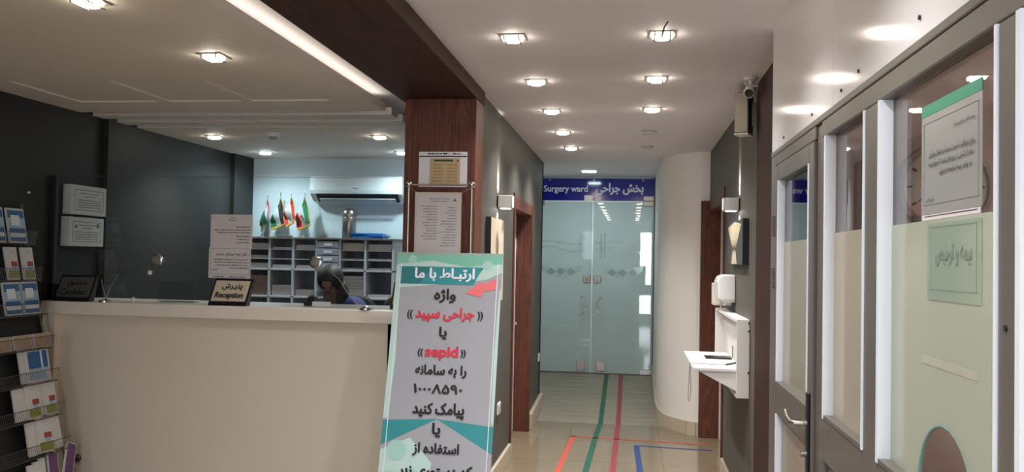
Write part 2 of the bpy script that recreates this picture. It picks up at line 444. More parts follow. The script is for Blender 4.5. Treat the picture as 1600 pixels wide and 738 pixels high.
# dropped ceiling over the lobby and the reception: slabs parted by three slots, with recessed panels
slab_x0, slab_x1 = -3.83, -1.63
d = MB()
d.bx(slab_x0, slab_x1, -2.7, 5.44, ZS+0.009, ZS+0.05)
xs = [slab_x0, -3.57, -3.02, -2.95, -2.46, -2.39, -1.88, slab_x1]
d.bx(slab_x0, slab_x1, -2.7, 4.43, ZS, ZS+0.009); d.bx(slab_x0, slab_x1, 5.08, 5.44, ZS, ZS+0.009)
for i in (0, 2, 4, 6): d.bx(xs[i], xs[i+1], 4.43, 5.08, ZS, ZS+0.009)
for y0, y1 in ((5.59, 5.73), (5.87, 6.01), (6.14, 8.13)): d.bx(slab_x0, slab_x1 if y1 < 8 else -1.12, y0, y1, ZS, ZS+0.05)
struct('ceiling_dropped', d, M_slab)
led = struct('trim_led', MB().bx(-1.70, -1.66, -2.6, 5.43, ZS+0.052, ZS+0.062), M_led)
# walls
struct('wall_left', MB().bx(-3.95, -3.83, -2.75, 8.25, 0, ZC), M_dark)
struct('trim_1', MB().bx(-3.83, -3.79, 5.72, 5.80, 0, ZS).bx(-3.83, -3.79, 7.72, 8.13, 0, ZS), M_dark)
struct('wall_reception_back', MB().bx(-3.95, -1.16, 8.13, 8.25, 0, ZC), M_back_wall)
wl = MB()
wl.bx(-1.15, -0.98, 5.40, 7.05, 0, ZC).bx(-1.15, -0.98, 8.26, 9.36, 0, ZC).bx(-1.15, -0.98, 7.05, 8.26, 2.12, ZC)
wl.bx(-1.45, -0.98, 9.26, 9.36, 0, ZC)
struct('wall_corridor_left', wl, M_grey)
struct('wall_far_left', MB().bx(-1.5, -1.33, 9.36, 13.3, 0, ZC), M_white_wall)
struct('wall_ward_back', MB().bx(-1.5, 0.9, 13.3, 13.4, 0, ZC), M_white_wall)
# wood post and beam
struct('column_wood', MB().bx(-1.41, -0.96, 5.14, 5.40, 0, 2.65), M_wood, bevel=0.004)
struct('beam_wood', MB().bx(-1.45, -0.955, -2.7, 5.41, 2.65, ZC), M_wood_beam, bevel=0.003)
# right wall of the corridor
wr = MB().bx(0.74, 0.91, 3.95, 7.05, 0, ZC).bx(0.74, 0.91, 7.05, 8.38, 2.19, ZC)
struct('wall_corridor_right', wr, M_grey)
struct('trim_wood_right', MB().bx(0.73, 0.745, 4.0, 5.22, 0, ZC), M_wood_dk)
# pale curved wall beside the ward doors
pl = [(0.285, 11.0), (0.285, 9.25)]
for i in range(9):
    t = i/8; a = (1-t)**2; b = 2*t*(1-t); c = t*t
    pl.append((0.285*a+0.295*b+0.47*c, 9.25*a+8.80*b+8.60*c))
pl += [(0.56, 8.48), (0.64, 8.42), (0.765, 8.385)]
poly = [(x, y, 0) for x, y in pl]+[(1.0, 8.385, 0), (1.0, 13.3, 0), (0.9, 13.3, 0), (0.9, 11.0, 0)]
struct('wall_curved_right', MB().prism(poly, (0, 0, ZC)), M_white_wall, smooth=True)
bm_ = MB()
for i in range(len(pl)-1):
    (xa, ya), (xb, yb) = pl[i], pl[i+1]
    dx, dy = xb-xa, yb-ya; L = math.hypot(dx, dy)
    if L < 1e-6: continue
    nx, ny = dy/L*0.018, -dx/L*0.018
    zz = 0.235*max(0, (ya-8.8)/2.15); zb = 0.235*max(0, (yb-8.8)/2.15)
    vs = [(xa, ya, zz-0.02), (xb, yb, zb-0.02), (xb+nx, yb+ny, zb-0.02), (xa+nx, ya+ny, zz-0.02)]
    vs += [(x, y, z+0.15) for x, y, z in vs]
    bm_.add(vs, [(0, 1, 2, 3), (7, 6, 5, 4), (0, 4, 5, 1), (1, 5, 6, 2), (2, 6, 7, 3), (3, 7, 4, 0)])
struct('baseboard_curved', bm_, M_base)
struct('baseboard_left', MB().bx(-0.98, -0.955, 5.42, 6.98, 0, 0.15).prism([(-0.98, 8.34, 0), (-0.98, 8.8, 0), (-0.98, 9.37, 0.06), (-0.98, 9.37, 0.20), (-0.98, 8.34, 0.15)], (0.04, 0, 0)), M_base, bevel=0.003)
struct('baseboard_right', MB().bx(0.72, 0.74, 5.24, 6.98, 0, 0.12), M_base, bevel=0.003)
# doorways of the corridor: wooden lining and architrave, a closed white door set back in each
def doorway(n, xw, sgn, y0, y1, z1, label, reveal, far_proud):
    fr = MB(); t = 0.07; pr_ = 0.012
    xi, xo, xf = xw+sgn*reveal, xw-sgn*pr_, xw-sgn*far_proud
    fr.bx(xi, xo, y0, y0+0.03, 0, z1); fr.bx(xi, xf, y1-0.03, y1, 0, z1); fr.bx(xi, xo, y0+0.03, y1-0.03, z1-0.03, z1)
    fr.bx(xw, xo, y0-0.035, y0, 0, z1+t+0.03); fr.bx(xw, xf, y1-0.03, y1+0.02, z1, z1+t); fr.bx(xw, xo, y0, y1-0.03, z1, z1+t)
    fr.bx(xw, xf, y1, y1+0.02, 0, z1)
    o = struct('door_%d' % n, MB().bx(xi+sgn*0.001, xi+sgn*0.04, y0+0.03, y1-0.03, 0.005, z1-0.03), M_white_wall, bevel=0.003)
    o['label'] = label
    fr.build('door_frame', M_wood, o, bevel=0.003)
    hb = MB().cyl((xi, y1-0.12, 1.05), (xi-sgn*0.045, y1-0.12, 1.05), 0.01).cyl((xi-sgn*0.04, y1-0.13, 1.05), (xi-sgn*0.04, y1-0.24, 1.05), 0.008)
    hb.build('door_handle', M_chrome, o)
doorway(1, -0.98, -1, 7.05, 8.26, 2.12, 'white door set back in the dark wood frame beside the left sconce', 0.135, 0.02)
doorway(2, 0.74, 1, 7.05, 8.36, 2.19, 'white door set back in the dark wood frame beside the fold-down desk', 0.10, 0.085)
# lobby behind the photographer: front wall with an added fill-light window and a glazed entrance
wb = MB()
wb.bx(-4.1, -2.12, -2.75, -2.65, 0, ZC).bx(-1.08, 0.18, -2.75, -2.65, 0, ZC).bx(0.62, 3.2, -2.75, -2.65, 0, ZC)
wb.bx(-2.12, -1.08, -2.75, -2.65, 0, 0.15).bx(-2.12, -1.08, -2.75, -2.65, 2.55, ZC).bx(0.18, 0.62, -2.75, -2.65, 2.55, ZC)
struct('wall_front', wb, M_white_wall)
struct('trim_reflection_bars', MB().bx(0.18, 0.62, -2.60, -2.56, 0.72, 1.02).bx(0.18, 0.24, -2.60, -2.56, 0.2, 2.55).bx(0.24, 0.40, -2.60, -2.56, 1.02, 1.55), M_dark)  # unseen dark bars added to break up the entrance's reflection in the ward doors

# ================================================================== ALUMINIUM PARTITION (right)
XP = 0.63
def frame_v(mb, y0, y1, z0, z1, d0=XP, d1=XP+0.045): mb.bx(d0, d1, y0, y1, z0, z1)
pw = MB()   # glossy panels above the frame
pw.bx(XP+0.002, XP+0.05, -2.65, 0.7, 2.165, ZC).bx(XP+0.002, XP+0.05, 0.702, 2.842, 2.165, ZC).bx(XP+0.002, XP+0.05, 2.845, 4.03, 2.165, ZC)
pwo = struct('wall_partition', pw, M_pvc)
def screw(mb, y, z, x=XP): mb.cyl((x+0.001, y, z), (x-0.003, y, z), 0.0055, n=10)
fr = MB()
fr.bx(XP, XP+0.045, -2.65, 2.985, 2.0905, 2.147)
fr.bx(XP-0.002, XP+0.045, -2.65, 4.03, 2.148, 2.172)
fr.bx(XP, XP+0.045, 3.905, 4.03, 0, 2.147)
fr.bx(XP, XP+0.045, 2.31, 2.445, 0, 2.09)          # mullion
fr.bx(XP, XP+0.045, 1.508, 1.585, 0, 2.09)
fr.bx(XP, XP+0.045, 2.93, 2.985, 0, 2.09)
fr.bx(XP, XP+0.045, 3.0855, 3.904, 2.10, 2.147)
fr.bx(XP, XP+0.045, 2.445, 2.93, 1.02, 1.16); fr.bx(XP, XP+0.045, 1.585, 2.31, 1.02, 1.16); fr.bx(XP, XP+0.045, -2.65, 1.508, 1.02, 1.16)
fr.bx(XP, XP+0.045, 0.2, 0.3, 0, 2.09); fr.bx(XP, XP+0.045, -1.2, -1.1, 0, 2.09)
fr.bx(XP+0.001, XP+0.044, -2.65, 2.984, 0, 0.12)
fr.bx(XP+0.008, XP+0.05, 2.9855, 3.0845, 0, 2.147)
fro = struct('trim_partition_frame', fr, M_alu, bevel=0.004)
sc = MB()
for y, z in ((1.55, 1.56), (3.72, 2.20), (3.15, 2.20), (2.72, 2.20), (2.52, 2.215), (2.0, 2.22)): screw(sc, y, z)
sc.build('screws', M_black, fro)
struct('wall_partition_lower', MB().bx(XP+0.02, XP+0.04, -2.65, 2.93, 0.1, 1.04), M_fill)
def bead(mb, y0, y1, z0, z1, w=0.018, x0=XP-0.004, x1=XP+0.03):
    mb.bx(x0, x1, y1-w, y1, z0, z1); mb.bx(x0, x1, y0, y0+w*0.5, z0, z1)
def pane(name, y0, y1, z0, z1, zf, film, label, notch=None):
    """clear pane with a frosted film on its lower part"""
    mb = MB().bx(XP+0.030, XP+0.035, y0, y1, zf if notch else z0, z1)
    g = struct(name, mb, M_winglass); g['label'] = label
    b = MB(); bead(b, y0, y1, z0, z1); b.build('glazing_bead', M_bead, g)
    b2 = MB().bx(XP-0.003, XP+0.0265, y0+0.0095, y1-0.0185, z0, z0+0.012); b2.build('sill_bead', M_alu, g)
    if notch:
        yc, hw, hh = notch
        pts = [(XP+0.028, y0, z0), (XP+0.028, yc-hw, z0)]
        for i in range(1, 24):
            a = PI-PI*i/24; pts.append((XP+0.028, yc+hw*math.cos(a), z0+hh*math.sin(a)))
        pts += [(XP+0.028, yc+hw, z0), (XP+0.028, y1, z0), (XP+0.028, y1, zf), (XP+0.028, y0, zf)]
        MB().prism(pts, (0.008, 0, 0)).build('frosted_film', film, g)
        rim = []
        for i in range(0, 25):
            a = PI-PI*i/24; rim.append((XP+0.032, yc+(hw-0.001)*math.cos(a), z0+(hh-0.001)*math.sin(a)))
        MB().tube(rim, 0.0045, 8).build('glass_edge', M_glass_edge, g)
    else:
        MB().bx(XP+0.0285, XP+0.0295, y0+0.002, y1-0.002, z0, zf).build('frosted_film', film, g)
    return g
pane('window_1', 1.585, 2.31, 1.16, 2.09, 1.766, M_filmg, 'large office pane with notices and an arched speaking hole', (1.92, 0.165, 0.165))
pane('window_2', 2.445, 2.93, 1.16, 2.09, 1.768, M_film, 'narrow office pane between the door and the notice window')
pane('window_3', 0.3, 1.508, 1.16, 2.09, 1.766, M_film, 'office pane at the very edge of the picture')
# the office door
dl = MB()
y0, y1 = 3.085, 3.885
dl.bx(XP-0.006, XP+0.045, y0, y0+0.075, 0.02, 2.095); dl.bx(XP-0.006, XP+0.045, y1-0.075, y1, 0.02, 2.095)
for za, zb in ((2.025, 2.095), (1.02, 1.16), (0.02, 0.14)): dl.bx(XP-0.006, XP+0.045, y0+0.0752, y1-0.0752, za, zb)
door3 = struct('door_3', dl, M_alu, bevel=0.004); door3['label'] = 'beige aluminium office door with frosted glass'
MB().bx(XP+0.02, XP+0.025, y0+0.07, y1-0.07, 1.15, 2.03).build('door_glass', M_winglass, door3)
MB().bx(XP+0.0185, XP+0.0195, y0+0.075, y1-0.075, 1.16, 1.757).build('frosted_film', M_film, door3)
MB().bx(XP+0.015, XP+0.03, y0+0.07, y1-0.07, 0.13, 1.03).build('door_panel', M_fill, door3)
b = MB(); bead(b, y0+0.075, y1-0.075, 1.16, 2.025, 0.02, XP-0.009, XP+0.02); bead(b, y0+0.075, y1-0.075, 0.14, 1.02, 0.02, XP-0.009, XP+0.02)
b.build('glazing_bead', M_bead, door3)
hb = MB().bx(XP-0.016, XP-0.006, 3.098, 3.138, 0.92, 1.215)
h1 = hb.build('handle_plate', M_black, door3, bevel=0.006)
MB().cyl((XP-0.016, 3.118, 1.105), (XP-0.03, 3.118, 1.105), 0.014).build('handle_rose', M_chrome, h1)
MB().tube([(XP-0.03, 3.118, 1.105), (XP-0.055, 3.118, 1.105), (XP-0.064, 3.14, 1.105), (XP-0.066, 3.20, 1.112), (XP-0.063, 3.245, 1.125)], 0.0095, 10).build('lever', M_steel, h1, smooth=True)
MB().cyl((XP-0.016, 3.118, 1.00), (XP-0.034, 3.118, 1.00), 0.012).build('lock_cylinder', M_chrome, h1)
for z in (1.83, 1.60, 0.45):
    MB().cyl((XP-0.012, 3.897, z-0.045), (XP-0.012, 3.897, z+0.045), 0.009).bx(XP-0.008, XP, 3.875, 3.92, z-0.04, z+0.04).build('hinge', M_alu, door3)
# the office behind
struct('wall_office', MB().bx(2.95, 3.05, -2.65, 3.95, 0, ZC).bx(XP+0.05, 3.05, 3.95, 4.03, 0, ZC), M_office)

# ================================================================== WARD DOORS
YD = 10.95; ZB = 0.245
def leaf(n, x0, x1, label, hx, sg):
    o = struct('door_%d' % n, MB().bx(x0, x1, YD, YD+0.012, ZB, 2.425), M_doorglass); o['label'] = label
    yf = YD-0.0012
    # etched ornament at chest height: pale arched band with darker diamonds, thin waves above
    xc = (x0+x1)/2
    bd = MB(); n_ = 20
    top = []; bot = []
    for i in range(n_+1):
        u = i/n_; x = x0+0.13+(x1-x0-0.26)*u
        top.append((x, yf, 1.585+0.02*math.cos(2*PI*u)+0.0)); bot.append((x, yf, 1.555-0.105*math.sin(PI*min(1, max(0, u)))**0.6))
    bd.poly(top+bot[::-1])
    bd.build('etched_band', M_doorband, o)
    di = MB()
    for k in (-1, 0, 1):
        c = xc+k*0.13; w = 0.06; h = 0.05
        di.poly([(c-w, yf-0.001, 1.52), (c, yf-0.001, 1.52-h), (c+w, yf-0.001, 1.52), (c, yf-0.001, 1.52+h)])
    di.build('etched_diamonds', M_doordark, o)
    wv = MB()
    for zc, amp in ((1.80, 0.03), (1.88, 0.02)):
        a = []; b_ = []
        for i in range(n_+1):
            u = i/n_; x = x0+0.03+(x1-x0-0.06)*u; z = zc+amp*math.sin(2*PI*u)
            a.append((x, yf, z)); b_.append((x, yf, z+0.022))
        for i in range(n_): wv.quad(a[i], a[i+1], b_[i+1], b_[i])
    for i in range(2):
        xx = hx-sg*0.02+sg*(0.03+0.05*i); wv.bx(xx-0.011, xx+0.011, yf, yf+0.001, 1.70, 2.02)  # vertical bars: a faint lamp reflection drawn onto the glass
    wv.build('waves_and_reflection', M_doorwave, o)
    # C-shaped pull handle
    pts = []
    for i in range(13):
        a = -0.9+1.8*i/12
        pts.append((hx-sg*0.075*(math.cos(a)-0.62)/0.38+sg*0.045, YD-0.05, 1.09+0.125*math.sin(a)/0.783))
    MB().tube(pts, 0.011, 10).cyl((pts[0][0], YD-0.05, pts[0][2]), (pts[0][0], YD, pts[0][2]), 0.008).cyl((pts[-1][0], YD-0.05, pts[-1][2]), (pts[-1][0], YD, pts[-1][2]), 0.008).build('pull_handle', M_chrome, o, smooth=True)
    MB().bx(hx-sg*0.03-0.045, hx-sg*0.03+0.045, YD-0.014, YD+0.02, 1.385, 1.465).cyl((hx-sg*0.03, YD-0.02, 1.425), (hx-sg*0.03, YD, 1.425), 0.02).build('lock_case', M_steel, o, bevel=0.006)
    MB().bx(hx+sg*0.03-0.055, hx+sg*0.03+0.055, YD-0.01, YD+0.02, ZB+0.02, ZB+0.135).build('lock_plate', M_steel, o, bevel=0.004)
    return o
leaf(4, -1.30, -0.502, 'left satin glass leaf of the ward doors', -0.595, -1)
leaf(5, -0.498, 0.272, 'right satin glass leaf of the ward doors', -0.40, 1)
struct('window_ward_header', MB().bx(-1.31, 0.285, YD, YD+0.012, 2.43, ZC), M_doorglass)
struct('trim_ward_fittings', MB().bx(0.14, 0.27, YD-0.012, YD+0.024, 2.375, 2.432).bx(0.14, 0.27, YD-0.012, YD+0.024, 2.437, 2.50).bx(-1.30, -1.12, YD-0.012, YD+0.024, 2.375, 2.43)
       .bx(0.12, 0.28, YD-0.02, YD+0.03, 0.237, 0.30).bx(-0.615, -0.50, YD-0.012, YD, 2.43, 2.505), M_steel, bevel=0.003)
struct('trim_ward_threshold', MB().bx(-1.31, 0.285, YD-0.03, YD+0.04, 0.232, 0.242).bx(0.272, 0.287, YD-0.02, YD+0.03, 0.24, ZC), M_alu)
sg = thing('ward_sign', (-0.5, YD-0.012, 2.43), 'long blue sign above the glass doors with white bilingual ward lettering', 'sign')
MB().bx(-1.30, 0.283, YD-0.010, YD-0.003, 2.437, 2.72).build('sign_board', M_blue_sign, sg)
text('lettering', 'Surgery ward', M_sign_ink, sg, (-0.855, YD-0.0105, 2.577), X_, Z_, width=0.565, height=0.105, bold=0.010, ar=False, heavy=0.02)
text('lettering', 'بخش جراحی', M_sign_ink, sg, (-0.165, YD-0.0105, 2.588), X_, Z_, width=0.60, height=0.150, bold=0.012, heavy=0.03)
for x in (-1.06, -0.49, 0.13): MB().cyl((x, YD-0.016, 2.70), (x, YD-0.010, 2.70), 0.012).build('bolt', M_steel, sg)

# ================================================================== COUNTER
ct = thing('reception_counter', (-2.6, 5.4, 0), 'long cream reception counter with a thick overhanging top', 'counter')
MB().bx(-3.80, -1.46, 5.16, 5.20, 0, 1.248).bx(-3.80, -1.46, 5.20, 5.60, 0.9, 0.94).build('front_panel', M_counter, ct)
MB().bx(-3.82, -3.725, 5.115, 5.60, 0, 1.248).build('side_panel', M_counter, ct, bevel=0.004)
MB().bx(-1.50, -1.46, 5.16, 5.60, 0, 1.248).build('side_panel', M_counter, ct, bevel=0.004)
MB().bx(-3.825, -1.425, 5.10, 5.62, 1.248, 1.332).build('counter_top', M_counter_top, ct, bevel=0.006)
MB().lathe([(0.024, 0), (0.024, 0.01), (0.012, 0.022)], (-3.56, 5.16, 0.31), (0, -1, 0)).build('knob', mat('brown_knob', rgb(70, 50, 40), 0.4), ct)
ZK = 1.332
# glass screen
YG = 5.18
gs = thing('glass_screen', (-2.6, YG, ZK), 'clear glass screen standing along the whole counter top', 'glass screen')
MB().bx(-3.786, -2.665, YG-0.004, YG+0.004, ZK+0.002, 2.158).build('glass_pane', M_glass, gs)
MB().bx(-2.66, -1.415, YG-0.004, YG+0.004, ZK+0.002, 2.158).build('glass_pane', M_glass, gs)
MB().bx(-3.786, -1.415, YG-0.0042, YG+0.0042, 2.158, 2.1595).build('glass_edge', mat('dull_glass_edge', rgb(96, 116, 114), 0.2), gs)
MB().bx(-3.827, -3.788, YG-0.016, YG+0.020, ZK+0.001, 2.163).build('corner_post', M_blackm, gs, bevel=0.003)
MB().bx(-3.828, -3.745, YG-0.016, YG+0.06, ZK+0.001, 1.443).build('post_foot', M_blackm, gs, bevel=0.003)
for x, z in ((-3.059, 1.615), (-1.98, 1.619)):
    ring = MB().lathe([(0.040, -0.008), (0.040, 0.006), (0.034, 0.010), (0.030, 0.010), (0.030, -0.002), (0.0, -0.002)], (x, YG-0.008, z), (0, -1, 0), 28).build('speaking_disc', M_chrome, gs, smooth=True)
    MB().lathe([(0.029, 0), (0.029, 0.004), (0.0, 0.006)], (x, YG-0.010, z), (0, -1, 0), 24).build('disc_centre', M_trim_lamp, ring)
for x, z in ((-3.10, 1.53), (-3.21, ZK+0.02)):
    MB().lathe([(0.006, 0), (0.013, 0.006), (0.016, 0.014), (0.010, 0.022), (0, 0.025)], (x, YG-0.004, z), (0, -1, 0), 14).build('glass_clip', M_white, gs, smooth=True)
# notices taped to the glass
nb = MB().bx(-2.694, -2.409, YG-0.0062, YG-0.005, 1.695, 1.915)
bars(nb, (-2.689, YG-0.0066, 0), X_, Z_, [(0.13, 0.16, 1.89), (0.115, 0.175, 1.875)], 0.006, 1)
bars(nb, (-2.689, YG-0.0066, 0), X_, Z_, [(0.17, 0.265, 1.832), (0.02, 0.265, 1.812), (0.04, 0.265, 1.796), (0.17, 0.265, 1.772), (0.18, 0.265, 1.752), (0.17, 0.265, 1.732)], 0.007, 1)
no = nb.build('paper_notice', [M_paper, M_inkg])
tag(no, 'upper plain printed notice taped to the counter glass above the reception sign', 'notice')
n2 = thing('paper_notice', (-2.554, YG-0.0075, 1.50), 'lower bordered notice with bold heading taped just above the reception sign', 'notice')
nb = MB().bx(-2.699, -2.414, YG-0.0095, YG-0.0078, 1.505, 1.703)
bars(nb, (-2.694, YG-0.0098, 0), X_, Z_, [(0.03, 0.262, 1.622), (0.03, 0.262, 1.604), (0.04, 0.262, 1.586), (0.14, 0.262, 1.568), (0.02, 0.06, 1.556)], 0.007, 1)
for a in ((0.008, 0.272, 1.695, 1.697), (0.008, 0.272, 1.53, 1.532), (0.008, 0.010, 1.53, 1.697), (0.270, 0.272, 1.53, 1.697)):
    nb.bx(-2.694+a[0], -2.694+a[1], YG-0.0101, YG-0.0095, a[2], a[3], 1)
bars(nb, (-2.694, YG-0.0098, 0), X_, Z_, [(0.03, 0.10, 1.512), (0.14, 0.25, 1.512)], 0.006, 1)
nb.build('sheet', [M_paper, M_inkg], n2)
text('lettering', 'قابل توجه بیماران محترم', M_ink, n2, (-2.544, YG-0.0098, 1.657), X_, Z_, width=0.205, height=0.030, bold=0.02)
# desk signs (black wedges with slanted plates)
def desk_sign(x0, x1, yb, ar, en, label, plate, ink, slant=0.035):
    t = thing('desk_sign', ((x0+x1)/2, yb, ZK), label, 'desk sign')
    z0, z1 = ZK+0.001, 1.505
    lean = 0.032
    def P(x, z, o=0.0):
        k = (z-z0)/(z1-z0)
        return Vector((x+slant*k, yb+lean*k-o, z))
    body = MB()
    a = [P(x0, z0), P(x1, z0), P(x1, z1), P(x0, z1)]
    bk = [Vector((x0, yb+0.048, z0)), Vector((x1, yb+0.048, z0)), P(x1, z1)+Vector((0, 0.012, 0)), P(x0, z1)+Vector((0, 0.012, 0))]
    body.add(a+bk, [(0, 1, 2, 3), (7, 6, 5, 4), (0, 4, 5, 1), (1, 5, 6, 2), (2, 6, 7, 3), (3, 7, 4, 0)])
    body.build('wedge', M_black, t, bevel=0.003)
    pm = MB(); w = x1-x0
    a = [P(x0+0.012, z0+0.028, 0.0008), P(x1-0.018, z0+0.028, 0.0008), P(x1-0.018, z1-0.014, 0.0008), P(x0+0.012, z1-0.014, 0.0008)]
    pm.prism(a, (0, -0.0015, 0)); pm.build('plate', plate, t)
    up = (P(x0, z1)-P(x0, z0)); up.x = 0; up.normalize()
    cx = (x0+x1)/2
    if ar: text('lettering', ar, ink, t, P(cx+0.002, z0+0.118, 0.003), X_, up, width=w*0.52, height=0.046, bold=0.01, shear=0.25, heavy=0.03)
    if en: text('lettering', en, ink, t, P(cx-0.006, z0+0.062, 0.003), X_, up, width=w*0.74, height=0.040 if 'p' not in en else 0.046, bold=0.012, shear=0.35, ar=False, heavy=0.035)
desk_sign(-3.742, -3.482, 5.110, 'صنـدوق', 'Cashier', 'dark slanted Cashier sign at the left end of the counter', mat('dull_plate', rgb(92, 90, 86), 0.4, metal=0.3), M_ink)
desk_sign(-2.665, -2.405, 5.105, 'پذیـرش', 'Reception', 'pale gold slanted Reception sign in the middle of the counter', M_gold, M_ink)
desk_sign(-1.515, -1.425, 5.25, None, None, 'small black and yellow sign half hidden behind the banner top', M_goldy, M_ink, 0.02)
# chrome clip stand and gooseneck
cs = thing('clip_stand', (-3.39, 5.135, ZK), 'small chrome clip stand with two thin wires beside the Cashier sign', 'clip stand')
MB().lathe([(0.038, 0.001), (0.038, 0.010), (0.026, 0.016), (0.010, 0.022), (0, 0.024)], (-3.39, 5.135, ZK)).build('stand_base', M_chrome, cs, smooth=True)
MB().tube([(-3.385, 5.14, ZK+0.02), (-3.41, 5.14, ZK+0.09), (-3.425, 5.14, ZK+0.15)], 0.002).tube([(-3.385, 5.14, ZK+0.02), (-3.36, 5.14, ZK+0.10), (-3.31, 5.14, ZK+0.18)], 0.002).build('wire', M_steel, cs)
gn = thing('clip_stand', (-1.63, 5.14, ZK), 'chrome-based stand with one long bent wire near the banner', 'clip stand')
MB().lathe([(0.044, 0.001), (0.044, 0.008), (0.03, 0.014), (0.012, 0.022), (0, 0.024)], (-1.63, 5.128, ZK)).build('stand_base', M_chrome, gn, smooth=True)
MB().tube([(-1.64, 5.14, ZK+0.02), (-1.70, 5.15, ZK+0.035), (-1.76, 5.155, ZK+0.10), (-1.82, 5.158, ZK+0.185), (-1.90, 5.158, ZK+0.25)], 0.0026).build('wire', M_steel, gn)
ap = MB().bx(-3.12, -2.87, 5.30, 5.306, ZK+0.002, 1.47).bx(-3.12, -2.87, 5.30, 5.40, ZK+0.001, ZK+0.005)
tag(ap.build('acrylic_divider', M_acryl), 'low clear acrylic divider standing behind the glass below the left speaking disc', 'divider')
# low curved acrylic shield in front of the clerk
pts = [(-2.08, 5.26, ZK+0.002), (-1.68, 5.26, ZK+0.002)]
for i in range(9):
    a = i/8*PI/2; pts.append((-1.80-0.10+0.12*math.cos(a)*1.0+0.0, 5.26, ZK+0.055+0.045*math.sin(a)))
pts += [(-2.03, 5.26, ZK+0.10)]
tag(MB().prism(pts, (0, 0.004, 0)).build('acrylic_divider', M_acryl), 'low rounded clear acrylic shield in front of the seated clerk', 'divider')
tag(MB().bx(-2.02, -1.90, 5.23, 5.25, ZK+0.002, ZK+0.035).build('card_box', M_paper2, bevel=0.003), 'small white card box lying on the counter in front of the clerk', 'box')
tp = MB().bx(-2.12, -2.02, 5.34, 5.44, ZK+0.001, ZK+0.03).prism([(-2.10, 5.34, ZK+0.03), (-2.10, 5.42, ZK+0.03), (-2.10, 5.40, ZK+0.07), (-2.10, 5.36, ZK+0.06)], (0.05, 0, 0))
tag(tp.build('tape_dispenser', M_black, bevel=0.004), 'small black tape dispenser on the counter left of the clerk', 'tape dispenser')

# ================================================================== RECEPTION BACK: shelves, air conditioner, things on top
sh = thing('pigeonhole_cabinet', (-2.95, 7.95, 0), 'grey pigeonhole cabinet full of papers along the reception back wall', 'cabinet')
M_cab = mat('grey_cabinet_board', rgb(186, 186, 192), 0.5)
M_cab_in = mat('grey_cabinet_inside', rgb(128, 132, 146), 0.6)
cx_ = [-3.66, -3.432, -3.196, -2.965, -2.735, -2.485, -2.215]
fm = MB()
for i, x in enumerate(cx_): fm.bx(x-0.010, x+0.010, 7.75, 8.125, 0.0, 1.815)
for z in (0.05, 0.55, 0.90, 1.265, 1.525): fm.bx(-3.67, -2.205, 7.75, 8.125, z-0.009, z+0.009)
fm.build('carcass', M_cab, sh, bevel=0.002)
MB().bx(-3.68, -2.18, 7.735, 8.125, 1.815, 1.833).build('cabinet_top', mat('dark_top_board', rgb(110, 104, 100), 0.5), sh, bevel=0.002)
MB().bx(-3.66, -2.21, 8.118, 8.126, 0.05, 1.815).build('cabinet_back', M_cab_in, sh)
for i in (0, 1, 2, 4, 5):
    for z in (1.625, 1.715): MB().bx(cx_[i]+0.010, cx_[i+1]-0.010, 7.76, 8.115, z-0.004, z+0.004).build('inner_shelf', M_cab, sh)
for k in range(4):
    z1 = 1.800-k*0.069
    dr = MB().bx(cx_[3]+0.013, cx_[4]-0.013, 7.742, 8.05, z1-0.062, z1).build('drawer', mat('smoky_drawer', rgb(160, 164, 178), 0.35), sh, bevel=0.003)
    MB().bx(-2.888, -2.805, 7.739, 7.742, z1-0.045, z1-0.018).build('drawer_label', M_paper2, dr)
# paper stacks, each cell its own
M_ps = [mat('stack_paper_a', rgb(196, 190, 190), 0.7), mat('stack_paper_b', rgb(170, 164, 162), 0.7), mat('stack_paper_c', rgb(206, 196, 184), 0.7), mat('stack_folder_brown', rgb(120, 100, 92), 0.7)]
def stack(x0, x1, z0, h, mi, label, y=7.78):
    mb = MB(); n = max(2, int(h/0.012)); 
    for k in range(n):
        j = random.uniform(-0.004, 0.004)
        mb.bx(x0+0.012+j, x1-0.014+j, y+random.uniform(0, 0.008), 8.06, z0+h*k/n, z0+h*(k+0.92)/n)
    tag(mb.build('paper_stack', M_ps[mi]), label, 'paper stack', 'papers in the pigeonholes')
colname = ['first', 'second', 'third', 'fourth', 'fifth', 'sixth']
rowz = {'top': 1.7195, 'middle': 1.6295, 'bottom': 1.5345, 'lower': 1.2745}
for c, row, h, mi in ((0, 'top', 0.055, 0), (0, 'middle', 0.03, 1), (0, 'bottom', 0.05, 1), (1, 'top', 0.02, 0), (1, 'bottom', 0.035, 0), (2, 'top', 0.045, 0), (2, 'bottom', 0.035, 0),
                       (4, 'top', 0.07, 2), (4, 'middle', 0.012, 1), (4, 'bottom', 0.016, 1), (5, 'top', 0.06, 0), (5, 'middle', 0.015, 1), (5, 'bottom', 0.02, 1)):
    stack(cx_[c]+0.01, cx_[c+1]-0.01, rowz[row], h, mi, '%s papers on the %s tray of the %s pigeonhole column' % (['pale grey', 'grey', 'cream', 'brown'][mi], row, colname[c]))
for c, h, mi in ((0, 0.19, 3), (1, 0.10, 1), (2, 0.06, 1), (4, 0.20, 1), (5, 0.03, 0)):
    stack(cx_[c]+0.01, cx_[c+1]-0.01, rowz['lower'], h, mi, '%s files filling the lower cell of the %s pigeonhole column' % (['pale', 'grey', 'cream', 'brown'][mi], colname[c]))
